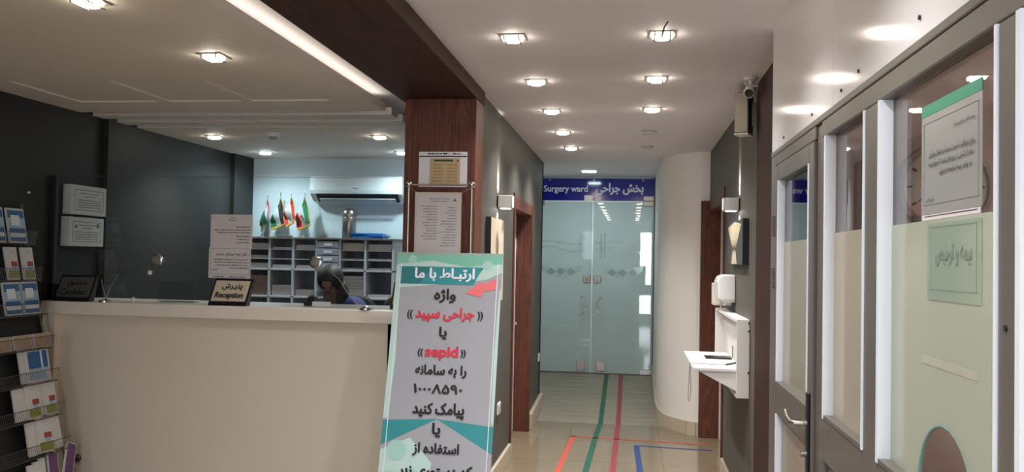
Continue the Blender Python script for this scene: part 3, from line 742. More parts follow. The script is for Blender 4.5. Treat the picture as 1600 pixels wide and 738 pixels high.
# four small table flags
def flag(quad, tip, base, strips, fringe, label, emblem=None, YF=7.985):
    """a table flag hanging off its pole: cloth corners are hoist top, hoist foot, fly foot, fly top"""
    kf = YF/7.75
    def W(p): return Vector((kf*(-3.095+(p[0]-476)*0.00622), YF, 1.66+kf*(0.607-(p[1]-300)*0.00615)))
    b = W(base); b.z = 1.834
    t = thing('table_flag', b, label, 'flag', 'small table flags on the pigeonhole cabinet')
    MB().lathe([(0.035, 0), (0.035, 0.006), (0.012, 0.016), (0.007, 0.03)], b).build('flag_base', M_chrome, t, smooth=True)
    top = W(tip)
    MB().tube([b+Vector((0, 0, 0.01)), top], 0.003).lathe([(0.0, 0.03), (0.006, 0.012), (0.003, 0)], top).build('flagpole', M_steel, t)
    A, B, C, D = (W(q) for q in quad)
    def pt(a, h):
        p = A.lerp(B, h).lerp(D.lerp(C, h), a)
        side = 0.010*math.sin(PI*a)*math.sin(5*h)
        return p+Vector((side, -0.014+0.022*math.sin(a*5+h*6), 0))
    mb = MB(); nu, nv = 12, 12; k = len(strips)
    for i in range(nu):
        for j in range(nv):
            mb.quad(pt(i/nu, j/nv), pt((i+1)/nu, j/nv), pt((i+1)/nu, (j+1)/nv), pt(i/nu, (j+1)/nv), min(k-1, int((j+0.5)/nv*k)))
    if fringe:
        def ex(a, h):
            p = pt(min(a, 1.0), h)
            return p+(D-A).normalized()*0.022 if a > 1 else p
        for j in range(nv):
            mb.quad(pt(1, j/nv), ex(1.1, j/nv), ex(1.1, (j+1)/nv), pt(1, (j+1)/nv), k)
        up = (A-B).normalized()*0.016
        for i in range(nu):
            mb.quad(pt(i/nu, 0), pt((i+1)/nu, 0), pt((i+1)/nu, 0)+up, pt(i/nu, 0)+up, k)
    if emblem is not None:
        mb.lathe([(0.012, 0), (0.012, 0.004)], Vector(pt(0.45, 0.5))+Vector((0, -0.008, 0)), (0, -1, 0), 10, k+1)
    mb.build('flag_cloth', list(strips)+[M_fringe]+([emblem] if emblem is not None else []), t, smooth=True, solid=0.002)
def fm_(n, r, g, b): return mat('flag_'+n, rgb(r, g, b), 0.75)
M_fringe = fm_('fringe', 196, 150, 50)
F_d, F_g2 = fm_('brown', 96, 74, 40), fm_('deep_green', 24, 96, 58)
F_r, F_w, F_b, F_g, F_k = fm_('red', 196, 36, 52), fm_('white', 186, 188, 190), fm_('black', 28, 28, 34), fm_('green', 20, 130, 84), fm_('dark_green', 40, 96, 66)
flag(((417, 311), (406, 352), (411, 364), (421, 340)), (417, 307), (409, 366), [F_r, F_w, F_k, F_k, F_d], False, 'leftmost table flag, narrow and dark with a red tip')
flag(((438, 311), (423, 346), (426, 357), (447, 349)), (438, 305), (433, 366), [F_b, F_w, F_g2], True, 'black white and green table flag, second from the left', None, 8.03)
flag(((455, 310), (444, 336), (449, 353), (464, 341)), (455, 305), (452, 366), [F_r, F_w, F_w, F_r], True, 'red and white table flag, third from the left', None, 7.955)
flag(((476, 310), (463, 342), (468, 357), (488, 349)), (477, 303), (475, 366), [F_g, F_w, F_r], True, 'green white and red table flag nearest the air conditioner', F_r)
tag(MB().lathe([(0.02, 0.0), (0.07, 0.003), (0.092, 0.014), (0.095, 0.016), (0.091, 0.017), (0.06, 0.006), (0, 0.005)], (-3.33, 7.838, 1.834)).build('shallow_dish', mat('pale_glazed_dish', rgb(196, 204, 196), 0.3), smooth=True), 'pale shallow dish below the leftmost flags', 'dish')
th = thing('steel_flask', (-2.705, 7.92, 1.834), 'tall domed steel flask beside the blue folders', 'flask')
MB().lathe([(0.062, 0), (0.066, 0.006), (0.066, 0.20), (0.064, 0.205)], (-2.705, 7.92, 1.834), n=32).build('flask_body', M_steel, th, smooth=True)
MB().lathe([(0.0655, 0.206), (0.066, 0.235), (0.060, 0.262), (0.046, 0.280), (0.025, 0.288), (0.0, 0.290)], (-2.705, 7.92, 1.834), n=32).build('flask_lid', M_steel, th, smooth=True)
M_bf = mat('blue_plastic_folder', rgb(34, 104, 176), 0.35)
for k, (dx, rz, nm) in enumerate(((0.0, 0.04, 'bottom blue plastic folder of the pile beside the steel flask'), (0.01, -0.06, 'middle blue plastic folder of the pile beside the steel flask'), (-0.015, 0.09, 'topmost blue plastic folder of the pile beside the steel flask'))):
    Mx = Matrix.Translation((-2.475+dx, 7.88, 1.835+k*0.0165)) @ Matrix.Rotation(rz, 4, 'Z')
    tag(MB().bx(-0.15, 0.15, -0.11, 0.11, 0.0, 0.015, 0, Mx).build('plastic_folder', M_bf, bevel=0.003), nm, 'folder', 'blue folders on the pigeonhole cabinet')
# air conditioner
ac = thing('air_conditioner', (-2.66, 8.12, 2.18), 'white split air conditioner high on the reception back wall', 'air conditioner')
prof = [(8.128, 2.44), (7.945, 2.435), (7.925, 2.41), (7.92, 2.30), (7.935, 2.265), (8.02, 2.20), (8.128, 2.18)]
MB().prism([(-3.115, y, z) for y, z in prof], (0.925, 0, 0)).build('casing', mat('ac_white', rgb(224, 228, 230), 0.3), ac, bevel=0.006)
MB().prism([(-3.06, 7.918, 2.425), (-3.06, 7.912, 2.30), (-3.06, 7.918, 2.268), (-3.06, 7.926, 2.268), (-3.06, 7.926, 2.425)], (0.84, 0, 0)).build('front_cover', mat('ac_cover', rgb(214, 220, 224), 0.25), ac)
MB().prism([(-3.05, 7.945, 2.252), (-3.05, 7.925, 2.262), (-3.05, 8.012, 2.190), (-3.05, 8.02, 2.196)][:4], (0.82, 0, 0)).build('air_slot', M_blackm, ac)
MB().prism([(-3.02, 7.945, 2.222), (-3.02, 7.985, 2.19), (-3.02, 7.982, 2.184), (-3.02, 7.940, 2.217)], (0.76, 0, 0)).build('louvre', mat('ac_louvre', rgb(196, 200, 202), 0.3), ac)
MB().bx(-2.675, -2.63, 7.911, 7.9135, 2.315, 2.322).build('badge', M_inkg, ac)
# smoke detector
sd = thing('smoke_detector', (-2.84, 6.42, ZS), 'white round smoke detector on the reception ceiling', 'smoke detector')
MB().lathe([(0.055, 0), (0.055, -0.015), (0.048, -0.03), (0.0, -0.03)], (-2.84, 6.42, ZS), n=28).build('housing', M_white, sd, smooth=True)
MB().lathe([(0.036, -0.03), (0.034, -0.048), (0.0, -0.052)], (-2.84, 6.42, ZS), n=24).build('sensor_cap', mat('detector_slots', rgb(150, 152, 150), 0.5), sd, smooth=True)

# ================================================================== CLERK AND CHAIRS
def skin(name, verts, edges, radii, m, parent, sub=2):
    me = bpy.data.meshes.new(name); me.from_pydata(verts, edges, []); me.materials.append(m)
    o = bpy.data.objects.new(name, me); COL.objects.link(o)
    md = o.modifiers.new('skin', 'SKIN'); md.use_smooth_shade = True
    if not me.skin_vertices: 
        bpy.context.view_layer.update()
    if not me.skin_vertices: me.attributes  # created by the modifier
    for i, r in enumerate(radii):
        sv = me.skin_vertices[0].data[i]; sv.radius = r if isinstance(r, tuple) else (r, r); sv.use_root = (i == 0)
    s2 = o.modifiers.new('sub', 'SUBSURF'); s2.levels = sub; s2.render_levels = sub
    # apply, so that the figure is one plain mesh
    bpy.context.view_layer.update()
    dg = bpy.context.evaluated_depsgraph_get()
    nm = bpy.data.meshes.new_from_object(o.evaluated_get(dg))
    o.modifiers.clear(); o.data = nm
    for p in nm.polygons: p.use_smooth = True
    if parent is not None: adopt(o, parent)
    return o
def office_chair(x, y, zs, label, m):
    t = thing('office_chair', (x, y, 0), label, 'chair')
    MB().bx(x-0.23, x+0.23, y-0.22, y+0.22, zs-0.08, zs).build('seat', m, t, bevel=0.03)
    mb = MB()
    def q(u, v):
        a = (u-0.5)*2
        return (x+0.23*a*(1-0.25*max(0, v-0.7)/0.3*abs(a)), y+0.24+0.05*v-0.05*(1-a*a)*0.3, zs+0.12+0.50*v-0.06*abs(a)**3*v)
    mb.sheet(q, 12, 10); mb.build('backrest', m, t, smooth=True, solid=0.06, sub=1)
    MB().cyl((x, y, 0.10), (x, y, zs-0.08), 0.03).build('gas_post', M_black, t)
    for k in range(5):
        a = 2*PI*k/5+0.3
        MB().cyl((x, y, 0.11), (x+0.27*math.cos(a), y+0.27*math.sin(a), 0.07), 0.022, 0.016, 10).lathe([(0.028, -0.012), (0.03, 0), (0.028, 0.012)], (x+0.27*math.cos(a), y+0.27*math.sin(a), 0.031), (-math.sin(a), math.cos(a), 0), 14).build('leg', M_black, t)
    MB().tube([(x, y+0.1, zs-0.06), (x, y+0.27, zs-0.04), (x, y+0.29, zs+0.2)], 0.018).build('back_bar', M_black, t)
M_chair = mat('black_chair_fabric', rgb(20, 20, 22), 0.7)
office_chair(-2.30, 6.62, 0.72, 'black office chair the clerk sits on', M_chair)
office_chair(-1.80, 6.45, 0.74, 'empty black office chair showing just above the counter by the banner', M_chair)
pr = thing('person', (-2.31, 6.55, 0), 'person in dark teal top and blue sleeves bent over behind the counter', 'person')
px0, py0 = -2.32, 6.55
V = [(px0, py0+0.03, 0.80), (px0, py0+0.03, 0.98), (px0, py0-0.01, 1.14), (px0, py0-0.06, 1.235), (px0, py0-0.11, 1.33), (px0, py0-0.145, 1.40), (px0-0.005, py0-0.175, 1.465), (px0-0.005, py0-0.165, 1.52),
     (px0-0.17, py0-0.06, 1.215), (px0-0.25, py0-0.17, 1.02), (px0-0.15, py0-0.36, 0.97), (px0-0.08, py0-0.43, 0.985),
     (px0+0.19, py0-0.08, 1.285), (px0+0.31, py0-0.16, 1.12), (px0+0.17, py0-0.36, 0.99), (px0+0.10, py0-0.44, 1.0),
     (px0-0.10, py0-0.15, 0.80), (px0-0.13, py0-0.42, 0.79), (px0-0.13, py0-0.44, 0.40), (px0-0.13, py0-0.50, 0.345),
     (px0+0.10, py0-0.15, 0.80), (px0+0.13, py0-0.42, 0.79), (px0+0.13, py0-0.44, 0.40), (px0+0.13, py0-0.50, 0.345)]
Ed = [(0, 1), (1, 2), (2, 3), (3, 4), (4, 5), (5, 6), (6, 7), (3, 8), (8, 9), (9, 10), (10, 11), (3, 12), (12, 13), (13, 14), (14, 15), (0, 16), (16, 17), (17, 18), (18, 19), (0, 20), (20, 21), (21, 22), (22, 23)]
Ra = [(0.15, 0.12), (0.14, 0.11), (0.16, 0.11), (0.12, 0.09), 0.058, (0.066, 0.072), (0.072, 0.084), (0.052, 0.06), 0.062, 0.048, 0.038, 0.032, 0.066, 0.050, 0.038, 0.032, 0.085, 0.07, 0.05, 0.045, 0.085, 0.07, 0.05, 0.045]
M_skin = mat('skin', rgb(132, 96, 80), 0.55)
body = skin('body', V, Ed, Ra, M_skin, pr)
# face: nose, brow, mouth and eyes as a slightly raised front of the bowed head
M_scrub = mat('dark_teal_cloth', rgb(40, 66, 66), 0.8, noise=0.1, nscale=12)
M_sleeve = mat('blue_cloth', rgb(44, 54, 112), 0.8, noise=0.1, nscale=12)
M_hair = mat('black_headscarf', rgb(20, 18, 20), 0.6, noise=0.2, nscale=18)
tv = [(px0, py0+0.03, 0.82), (px0, py0+0.03, 0.98), (px0, py0-0.01, 1.14), (px0, py0-0.06, 1.235), (px0, py0-0.09, 1.30)]
skin('scrub_top', tv, [(0, 1), (1, 2), (2, 3), (3, 4)], [(0.17, 0.14), (0.165, 0.135), (0.19, 0.135), (0.15, 0.115), (0.08, 0.08)], M_scrub, pr)
for s_ in (-1, 1):
    k = 8 if s_ < 0 else 12
    skin('sleeve', [V[3], V[k], V[k+1], tuple((Vector(V[k+1])*0.45+Vector(V[k+2])*0.55))], [(0, 1), (1, 2), (2, 3)], [0.09, 0.088, 0.066, 0.055], M_sleeve, pr)
    # hand: palm with five bent fingers
    w = Vector(V[k+3]); hm_v = [tuple(w)]; hm_e = []; hm_r = [(0.030, 0.018)]
    for q, (dx, L) in enumerate(((-0.030, 0.065), (-0.010, 0.080), (0.010, 0.076), (0.029, 0.060))):
        b0 = len(hm_v)
        hm_v += [tuple(w+Vector((dx*0.8, -0.055, -0.004))), tuple(w+Vector((dx, -0.055-L*0.55, -0.012))), tuple(w+Vector((dx, -0.055-L*0.85, -0.034)))]
        hm_e += [(0, b0), (b0, b0+1), (b0+1, b0+2)]; hm_r += [0.011, 0.009, 0.007]
    b0 = len(hm_v)
    hm_v += [tuple(w+Vector((s_*-0.038, -0.03, -0.005))), tuple(w+Vector((s_*-0.048, -0.065, -0.02)))]
    hm_e += [(0, b0), (b0, b0+1)]; hm_r += [0.012, 0.009]
    skin('hand', hm_v, hm_e, hm_r, M_skin, pr, 1)
hc = Vector((px0-0.005, py0-0.165, 1.475))
hd = MB()
def hp(u, v):
    a = 2*PI*u; b = PI*v-PI/2
    rx, ry, rz = 0.096, 0.112, 0.104
    x, y, z = math.cos(b)*math.sin(a)*rx, math.cos(b)*math.cos(a)*ry, math.sin(b)*rz
    p = Vector((x, y, z)); p.rotate(Matrix.Rotation(0.55, 3, 'X'))
    return hc+p+Vector((0, 0.012, 0.012))
FW = Vector((0, -0.57, -0.82)); UPV = Vector((0, -0.82, 0.57))
n_u, n_v = 28, 18
vsn = [hp(i/n_u, j/n_v) for j in range(n_v+1) for i in range(n_u)]
fs = []
for j in range(n_v):
    for i in range(n_u):
        q = (i+1) % n_u
        c = (vsn[j*n_u+i]-hc)
        if c.dot(FW) > 0.062 and abs(c.dot(UPV)) < 0.07 and abs(c.x) < 0.058: continue     # opening for the face
        fs.append((j*n_u+i, j*n_u+q, (j+1)*n_u+q, (j+1)*n_u+i))
hd.add(vsn, fs)
hd.build('headscarf', M_hair, pr, smooth=True, solid=0.012, sub=1)
dv = [tuple(hc+Vector(p)) for p in ((0.02, 0.06, -0.02), (0.07, 0.07, -0.09), (0.085, 0.06, -0.17), (0.06, 0.05, -0.23))]
skin('headscarf_drape', dv, [(0, 1), (1, 2), (2, 3)], [0.08, 0.075, 0.06, 0.03], M_hair, pr)
fo = hc+FW*0.078
MB().lathe([(0.006, 0.012), (0.010, -0.008), (0.014, -0.026), (0.010, -0.036), (0, -0.038)], fo+FW*0.020+UPV*0.012, UPV+FW*-0.25, 12).build('nose', M_skin, pr, smooth=True)
MB().lathe([(0.0, -0.020), (0.006, -0.012), (0.008, 0), (0.006, 0.012), (0, 0.020)], fo+FW*0.010-UPV*0.048, (1, 0, 0), 10).build('mouth', mat('lips', rgb(120, 66, 62), 0.5), pr, smooth=True)
for s_ in (-1, 1):
    MB().lathe([(0.0, -0.011), (0.008, -0.007), (0.011, 0), (0.008, 0.007), (0, 0.011)], fo+Vector((s_*0.032, 0, 0))+FW*0.008+UPV*0.012, (1, 0, 0), 12).build('eye', mat('eye_dark', rgb(60, 46, 40), 0.3), pr, smooth=True)

# ================================================================== LEFT WALL: certificates, brochure rack
def certificate(y0, y1, z0, z1, label, emblem):
    t = thing('framed_certificate', (-3.80, (y0+y1)/2, z0), label, 'certificate')
    mb = MB().bx(-3.828, -3.765, y0, y1, z0, z1); mb.build('box_frame', mat('pale_frame', rgb(204, 204, 200), 0.4), t, bevel=0.003)
    pm = MB().bx(-3.765, -3.7635, y0+0.018, y1-0.018, z0+0.016, z1-0.016)
    bw = 0.004
    a0, a1, b0, b1 = y0+0.035, y1-0.035, z0+0.030, z1-0.030
    for q in ((a0, a1, b0, b0+bw), (a0, a1, b1-bw, b1), (a0, a0+bw, b0, b1), (a1-bw, a1, b0, b1)): pm.bx(-3.7635, -3.7630, q[0], q[1], q[2], q[3], 1)
    O = (-3.7628, 0, 0)
    bars(pm, O, Y_, Z_, [(a0+0.06, a1-0.06, b1-0.028), (a0+0.10, a1-0.10, b1-0.048)]+[(a0+0.03, a1-0.03, b1-0.075-0.016*k) for k in range(4)], 0.006, 1)
    if emblem:
        pm.lathe([(0.012, 0), (0.012, 0.001)], (-3.763, a0+0.035, b1-0.035), (1, 0, 0), 12, 1); pm.bx(-3.7635, -3.7625, a1-0.05, a1-0.02, b1-0.04, b1-0.01, 1)
    pm.build('certificate_sheet', [mat('certificate_paper', rgb(206, 208, 204), 0.6), M_inkg], t)
certificate(5.29, 5.68, 1.912, 2.115, 'upper framed certificate on the charcoal wall', False)
certificate(5.28, 5.66, 1.695, 1.895, 'lower framed certificate on the charcoal wall, with a small emblem', True)
tag(MB().lathe([(0.008, 0), (0.005, 0.012), (0, 0.014)], (-3.83, 4.96, 2.03), (1, 0, 0), 10).build('wall_plug', M_paper2), 'tiny pale plug in the dark wall above the brochure rack', 'wall plug')

RY0, RY1 = 4.12, 4.87
def rx(z): return -3.80+(1.90-z)/1.46*0.32
rk = thing('brochure_rack', (-3.5, 4.5, 0), 'tall leaning wire brochure rack against the charcoal wall left of the counter', 'brochure rack')
M_wire = mat('rack_wire', rgb(84, 80, 78), 0.35, metal=0.7)
side = MB()
for y in (RY0, RY1):
    side.tube([(rx(0.03)+0.02, y, 0.02), (rx(1.95), y, 1.95)], 0.006)
    side.tube([(-3.80, y, 0.02), (-3.80, y, 1.95)], 0.006)
    side.tube([(rx(0.03)+0.02, y, 0.02), (-3.80, y, 0.02)], 0.006)
for z in (0.10, 1.90): side.tube([(rx(z), RY0, z), (rx(z), RY1, z)], 0.005)
side.build('side_frame', M_wire, rk)
MB().prism([(rx(0.2)-0.055, RY0+0.01, 0.2), (rx(1.88)-0.012, RY0+0.01, 1.88), (rx(1.88)-0.016, RY0+0.01, 1.88), (rx(0.2)-0.059, RY0+0.01, 0.2)], (0, RY1-RY0-0.02, 0)).build('back_panel', mat('black_rack_board', rgb(22, 20, 20), 0.6), rk)
tiers = [1.70, 1.475, 1.265, 1.06, 0.86, 0.655, 0.445, 0.245]
for z in tiers:
    pk = MB(); x = rx(z)
    for q in (-0.03, 0.012, 0.055): pk.tube([(x+q, RY0, z-0.002), (x+q, RY1, z-0.002)], 0.0022, 6)
    for h_ in (0.0, 0.075): pk.tube([(x+0.055+h_*0.15, RY0, z+h_), (x+0.055+h_*0.15, RY1, z+h_)], 0.0022, 6)
    n = 44
    for k in range(n+1):
        y = RY0+(RY1-RY0)*k/n
        pk.tube([(x+0.055, y, z), (x+0.066, y, z+0.075)], 0.0012, 5)
    pk.build('wire_pocket', M_wire, rk)
B_w, B_b, B_lb, B_y, B_r, B_p, B_br = (mat('booklet_'+n, rgb(*c), 0.45) for n, c in (('white', (206, 202, 200)), ('blue', (40, 96, 150)), ('pale_blue', (150, 180, 204)), ('yellow_green', (150, 150, 60)), ('red', (160, 60, 52)), ('purple', (104, 66, 110)), ('kraft', (176, 150, 124))))
def booklet(yc, w, h, ti, dep, style, label, tilt=0.0, th=0.012, group='brochures in the wire rack'):
    z = tiers[ti]; x = rx(z)+0.012+dep
    lean = math.atan(0.32/1.46)*0.9
    Mx = Matrix.Translation((x, yc, z+0.003+abs(math.sin(tilt))*w*0.5)) @ Matrix.Rotation(-lean, 4, 'Y') @ Matrix.Rotation(tilt, 4, 'X')
    mb = MB().bx(0, th, -w/2, w/2, 0, h, 0, Mx)
    e = th+0.0006
    def pq(a0, a1, b0, b1, mi, o=0.0):
        mb.quad(*(Mx @ Vector(p) for p in ((e+o, a0*w, b0*h), (e+o, a1*w, b0*h), (e+o, a1*w, b1*h), (e+o, a0*w, b1*h))), mi)
    if style == 'photo': pq(-.46, .46, .04, .94, 1); pq(-.46, .46, .42, .72, 2, .0004); pq(-.3, .2, .5, .8, 3, .0008); pq(-.42, .42, .16, .28, 3, .0006)
    if style == 'blue': pq(-.42, .42, .35, .93, 1); pq(.12, .2, .35, .93, 3, .0004); pq(-.42, .42, .35, .42, 2, .0004); pq(-.42, .3, .08, .3, 2)
    if style == 'white': pq(-.1, .4, .40, .56, 4); pq(-.42, .46, .05, .30, 5); pq(-.05, .3, .28, .42, 2); pq(-.15, .15, .84, .87, 2)
    if style == 'purple': pq(-.44, .44, .03, .97, 6)
    if style == 'kraft': pq(-.46, .46, .03, .97, 7)
    o = mb.build('brochure', [B_w, B_b, B_lb, mat('booklet_snow', rgb(220, 226, 230), 0.45), B_r, B_y, B_p, B_br])
    tag(o, label, 'brochure', group)
tn = ['top', 'second', 'third', 'fourth', 'fifth', 'sixth', 'seventh', 'lowest']
booklet(4.77, 0.15, 0.215, 0, 0, 'photo', 'blue photo brochure at the counter end of the top rack tier')
booklet(4.59, 0.15, 0.215, 0, 0, 'photo', 'blue photo brochure next along the top rack tier')
booklet(4.80, 0.10, 0.20, 1, 0.014, 'white', 'white brochure at the counter end of the second rack tier')
booklet(4.68, 0.10, 0.20, 1, 0, 'white', 'white brochure next along the second rack tier')
booklet(4.79, 0.14, 0.20, 2, 0, 'photo', 'blue photo brochure at the counter end of the third rack tier')
booklet(4.63, 0.14, 0.20, 2, 0.004, 'photo', 'blue photo brochure next along the third rack tier')
for k in range(4):
    booklet(4.80-0.17*k, 0.15, 0.085, 3, 0.006, 'kraft', 'low kraft-brown booklet in the fourth rack tier, %s from the counter end' % ['first', 'second', 'third', 'fourth'][k], 0, 0.03)
booklet(4.745, 0.20, 0.20, 4, 0.012, 'blue', 'front blue and white brochure in the fifth rack tier')
booklet(4.69, 0.17, 0.20, 4, 0.0, 'white0', 'plain white brochure behind the blue one in the fifth rack tier', 0, 0.010)
booklet(4.80, 0.105, 0.205, 5, 0.012, 'white', 'white illustrated brochure at the counter end of the sixth rack tier')
booklet(4.655, 0.11, 0.205, 5, 0.012, 'white', 'white illustrated brochure next along the sixth rack tier')
booklet(4.73, 0.12, 0.20, 5, 0.0, 'white0', 'plain brochure between the two illustrated ones in the sixth rack tier', 0.06, 0.010)
booklet(4.56, 0.10, 0.19, 5, 0.0, 'white0', 'plain brochure farthest from the counter in the sixth rack tier', 0, 0.010)
booklet(4.70, 0.13, 0.21, 6, 0.014, 'white', 'wide illustrated brochure in front on the seventh rack tier', -0.06)
booklet(4.828, 0.075, 0.20, 6, 0.0, 'white0', 'narrow plain brochure at the counter end of the seventh rack tier', 0.05)
booklet(4.62, 0.10, 0.20, 6, 0.0, 'white0', 'plain white brochure behind on the seventh rack tier', 0.0)
booklet(4.83, 0.085, 0.22, 7, 0.016, 'purple', 'purple brochure tilted over at the counter end of the lowest visible tier', -0.42)
booklet(4.74, 0.09, 0.19, 7, 0.002, 'purple', 'purple brochure standing upright on the lowest visible tier', -0.06)
for k in range(3):
    booklet(4.65-0.05*k, 0.05, 0.18-0.01*k, 7, 0.0, 'white0', 'plain white leaflet on the lowest visible tier, %s from the purple brochures' % ['first', 'second', 'third'][k], -0.05)

# ================================================================== POST: notices, poster stand, banner
pn = thing('paper_notice', (-1.165, 5.135, 2.10), 'landscape notice with a tan print taped high on the wood post', 'notice')
mb = MB().bx(-1.315, -1.01, 5.1365, 5.138, 2.10, 2.318); mb.bx(-1.245, -1.055, 5.1355, 5.1365, 2.12, 2.278, 1)
mb.bx(-1.22, -1.10, 5.1350, 5.1356, 2.258, 2.270, 2); mb.bx(-1.313, -1.012, 5.1355, 5.1365, 2.287, 2.293, 3)
mb.lathe([(0.006, 0), (0.006, 0.001)], (-1.07, 5.1355, 2.263), (0, -1, 0), 10, 2)
bars(mb, (-1.235, 5.1354, 0), X_, Z_, [(0.01, 0.075, 2.235-0.02*k) for k in range(6)]+[(0.10, 0.165, 2.235-0.02*k) for k in range(6)], 0.005, 4)
bars(mb, (-1.30, 5.1363, 0), X_, Z_, [(0.04, 0.17, 2.302), (0.20, 0.25, 2.302)], 0.008, 3)
mb.build('sheet', [M_paper2, M_tan, M_dkgreen, M_ink, mat('tan_ink', rgb(130, 108, 74), 0.7)], pn)
ps = thing('poster_stand', (-1.155, 5.05, 0), 'slim metal poster stand with ball finials in front of the wood post', 'poster stand')
M_rod = mat('champagne_metal', rgb(196, 176, 160), 0.28, metal=0.85)
for x in (-1.352, -0.962):
    MB().cyl((x, 5.05, 0.02), (x, 5.05, 2.10), 0.009).build('pole', M_rod, ps, smooth=True)
    MB().lathe([(0, -0.022), (0.012, -0.018), (0.019, -0.008), (0.021, 0), (0.019, 0.010), (0.011, 0.018), (0, 0.021)], (x, 5.05, 2.108), n=18).build('ball_finial', M_chrome, ps, smooth=True)
MB().cyl((-1.352, 5.05, 2.105), (-0.962, 5.05, 2.105), 0.006).build('top_rod', M_rod, ps)
MB().cyl((-1.352, 5.05, 0.42), (-0.962, 5.05, 0.42), 0.006).build('lower_rod', M_rod, ps)
for x in (-1.352, -0.962): MB().bx(x-0.015, x+0.015, 4.93, 5.125, 0.0, 0.02).build('foot', M_rod, ps, bevel=0.004)
MB().tube([(-1.345, 5.05, 2.09), (-1.30, 5.05, 2.055)], 0.0015).tube([(-0.968, 5.05, 2.09), (-1.03, 5.05, 2.05)], 0.0015).build('hanging_cord', M_rod, ps)
mb = MB()
mb.bx(-1.31, -1.022, 5.043, 5.052, 1.45, 2.06); mb.bx(-1.296, -1.036, 5.0415, 5.043, 1.46, 2.045, 1)
rows = [(0.075, 0.20, 2.018), (0.085, 0.195, 2.002)]
for k in range(15): rows.append((0.145+random.uniform(-0.01, 0.05), 0.245, 1.965-0.0165*k))
for k in range(13): rows.append((0.035+random.uniform(-0.01, 0.03), 0.125, 1.972-0.0165*k))
bars(mb, (-1.296, 5.0412, 0), X_, Z_, rows, 0.0045, 2)
mb.poly([(-1.075, 5.0408, 2.005), (-1.052, 5.0408, 2.005), (-1.0635, 5.0408, 2.028)], 2)
mb.build('poster_board', [mat('poster_frame', rgb(214, 196, 184), 0.4), M_paper, M_inkg], ps)

# banner: leans back; local u across, v down from the top
bn = thing('roll_up_banner', (-1.03, 4.38, 0), 'tall white and teal standing banner with large black and red lettering', 'banner')
bup = Vector((0, 0.25, 1)).normalized(); bnrm = X_.cross(bup)
def BP(u, v, o=0.0): return Vector((-1.03, 4.8, 1.68))+X_*u-bup*v+bnrm*o
VB = 1.66
mb = MB()
def bsh(u, v): 
    U_ = -0.311+0.616*u; 
    return BP(U_, VB*v, 0.006*math.sin(u*PI*2.2+v*3)*0.5)
mb.sheet(lambda u, v: BP(-0.311+0.616*u, VB*v, 0.0), 10, 20)
mb.build('vinyl_sheet', M_ban_w, bn, solid=0.0016)
o1, o2, o3, o4 = 0.0014, 0.0020, 0.0026, 0.0032
pm = MB()
def region(pts, o, mi): pm.poly([BP(u, v, o) for u, v in pts][::-1], mi)
def quadreg(pts, o, mi): pm.poly([BP(u, v, o) for u, v in pts], mi)
# pale green mottling along the top and down the sides, darker green top edge
region([(-0.31, 0.0), (0.304, 0.0), (0.304, 0.10), (0.22, 0.14), (0.10, 0.16), (-0.31, 0.20)], o1, 0)
region([(-0.31, 0.0), (0.304, 0.0), (0.304, 0.05), (0.1, 0.07), (-0.1, 0.035), (-0.31, 0.06)], o2, 1)
region([(-0.311, 0.2), (-0.285, 0.2), (-0.27, 0.6), (-0.285, 0.93), (-0.311, 0.93)], o1, 0)
region([(0.305, 0.2), (0.295, 0.2), (0.285, 0.6), (0.29, 0.93), (0.305, 0.95)], o1, 0)
region([(-0.289, 0.072), (0.200, 0.072), (0.17, 0.118), (0.146, 0.174), (-0.284, 0.174)], o3, 2)
region([(-0.289, 0.072), (-0.10, 0.072), (-0.17, 0.174), (-0.284, 0.174)], o4, 3)
region([(-0.311, 0.942), (-0.007, 0.925), (-0.311, 1.076)], o2, 2)
region([(-0.007, 0.925), (0.305, 0.956), (0.305, 1.098)], o2, 2)
region([(-0.311, 1.10), (-0.15, 1.03), (-0.02, 1.16), (-0.06, 1.35), (-0.2, 1.5), (-0.311, 1.5)], o1, 0)
for cu, cv, rd in ((-0.22, 1.10, 0.055), (-0.13, 1.22, 0.035), (-0.25, 1.25, 0.045), (-0.18, 1.37, 0.05), (0.22, 0.06, 0.03), (-0.22, 0.03, 0.025)):
    region([(cu+rd*math.cos(-2*PI*i/16), cv+rd*math.sin(-2*PI*i/16)) for i in range(16)][::-1], o3, 4)
region([(0.10, 0.224), (0.19, 0.152), (0.188, 0.172), (0.275, 0.136), (0.275, 0.198), (0.196, 0.214), (0.200, 0.244)], o4, 5)
for e in (-0.285, 0.278):   # thin pale border lines
    region([(e, 0.05), (e+0.004, 0.05), (e+0.004, VB-0.02), (e, VB-0.02)], 0.0036, 6)
pm.build('printed_shapes', [M_ban_lg, M_ban_g, M_teal, M_tealdk, M_ban_mol, M_pink, mat('white_line', rgb(230, 230, 232), 0.4)], bn)
def bt_(s, u, v, w, h, m, ar=True, bold=0.034): return text('lettering', s, m, bn, BP(u, v, 0.0042), X_, bup, width=w, height=h, bold=0.012, ar=ar, heavy=0.03)
L = []
L.append(bt_('ارتبـاط با ما', -0.025, 0.119, 0.345, 0.078, M_sign_ink))
for s, u, v, w, h in (('واژه', -0.014, 0.241, 0.122, 0.080), ('یا', -0.010, 0.453, 0.042, 0.068), ('را به سامانه', -0.006, 0.667, 0.288, 0.068), ('یا', -0.007, 0.985, 0.044, 0.074), ('پیامک کنید', -0.004, 0.882, 0.286, 0.085),
                      ('استفاده از', -0.002, 1.089, 0.254, 0.070), ('کد دستوری زیر', 0.004, 1.205, 0.40, 0.075)):
    L.append(bt_(s, u, v, w, h, M_ink))
L.append(bt_('۱۰۰۰۸۵۹۰', -0.015, 0.764, 0.274, 0.050, M_ink, False))
L.append(bt_('جراحی سپید', -0.008, 0.350, 0.335, 0.082, M_red))
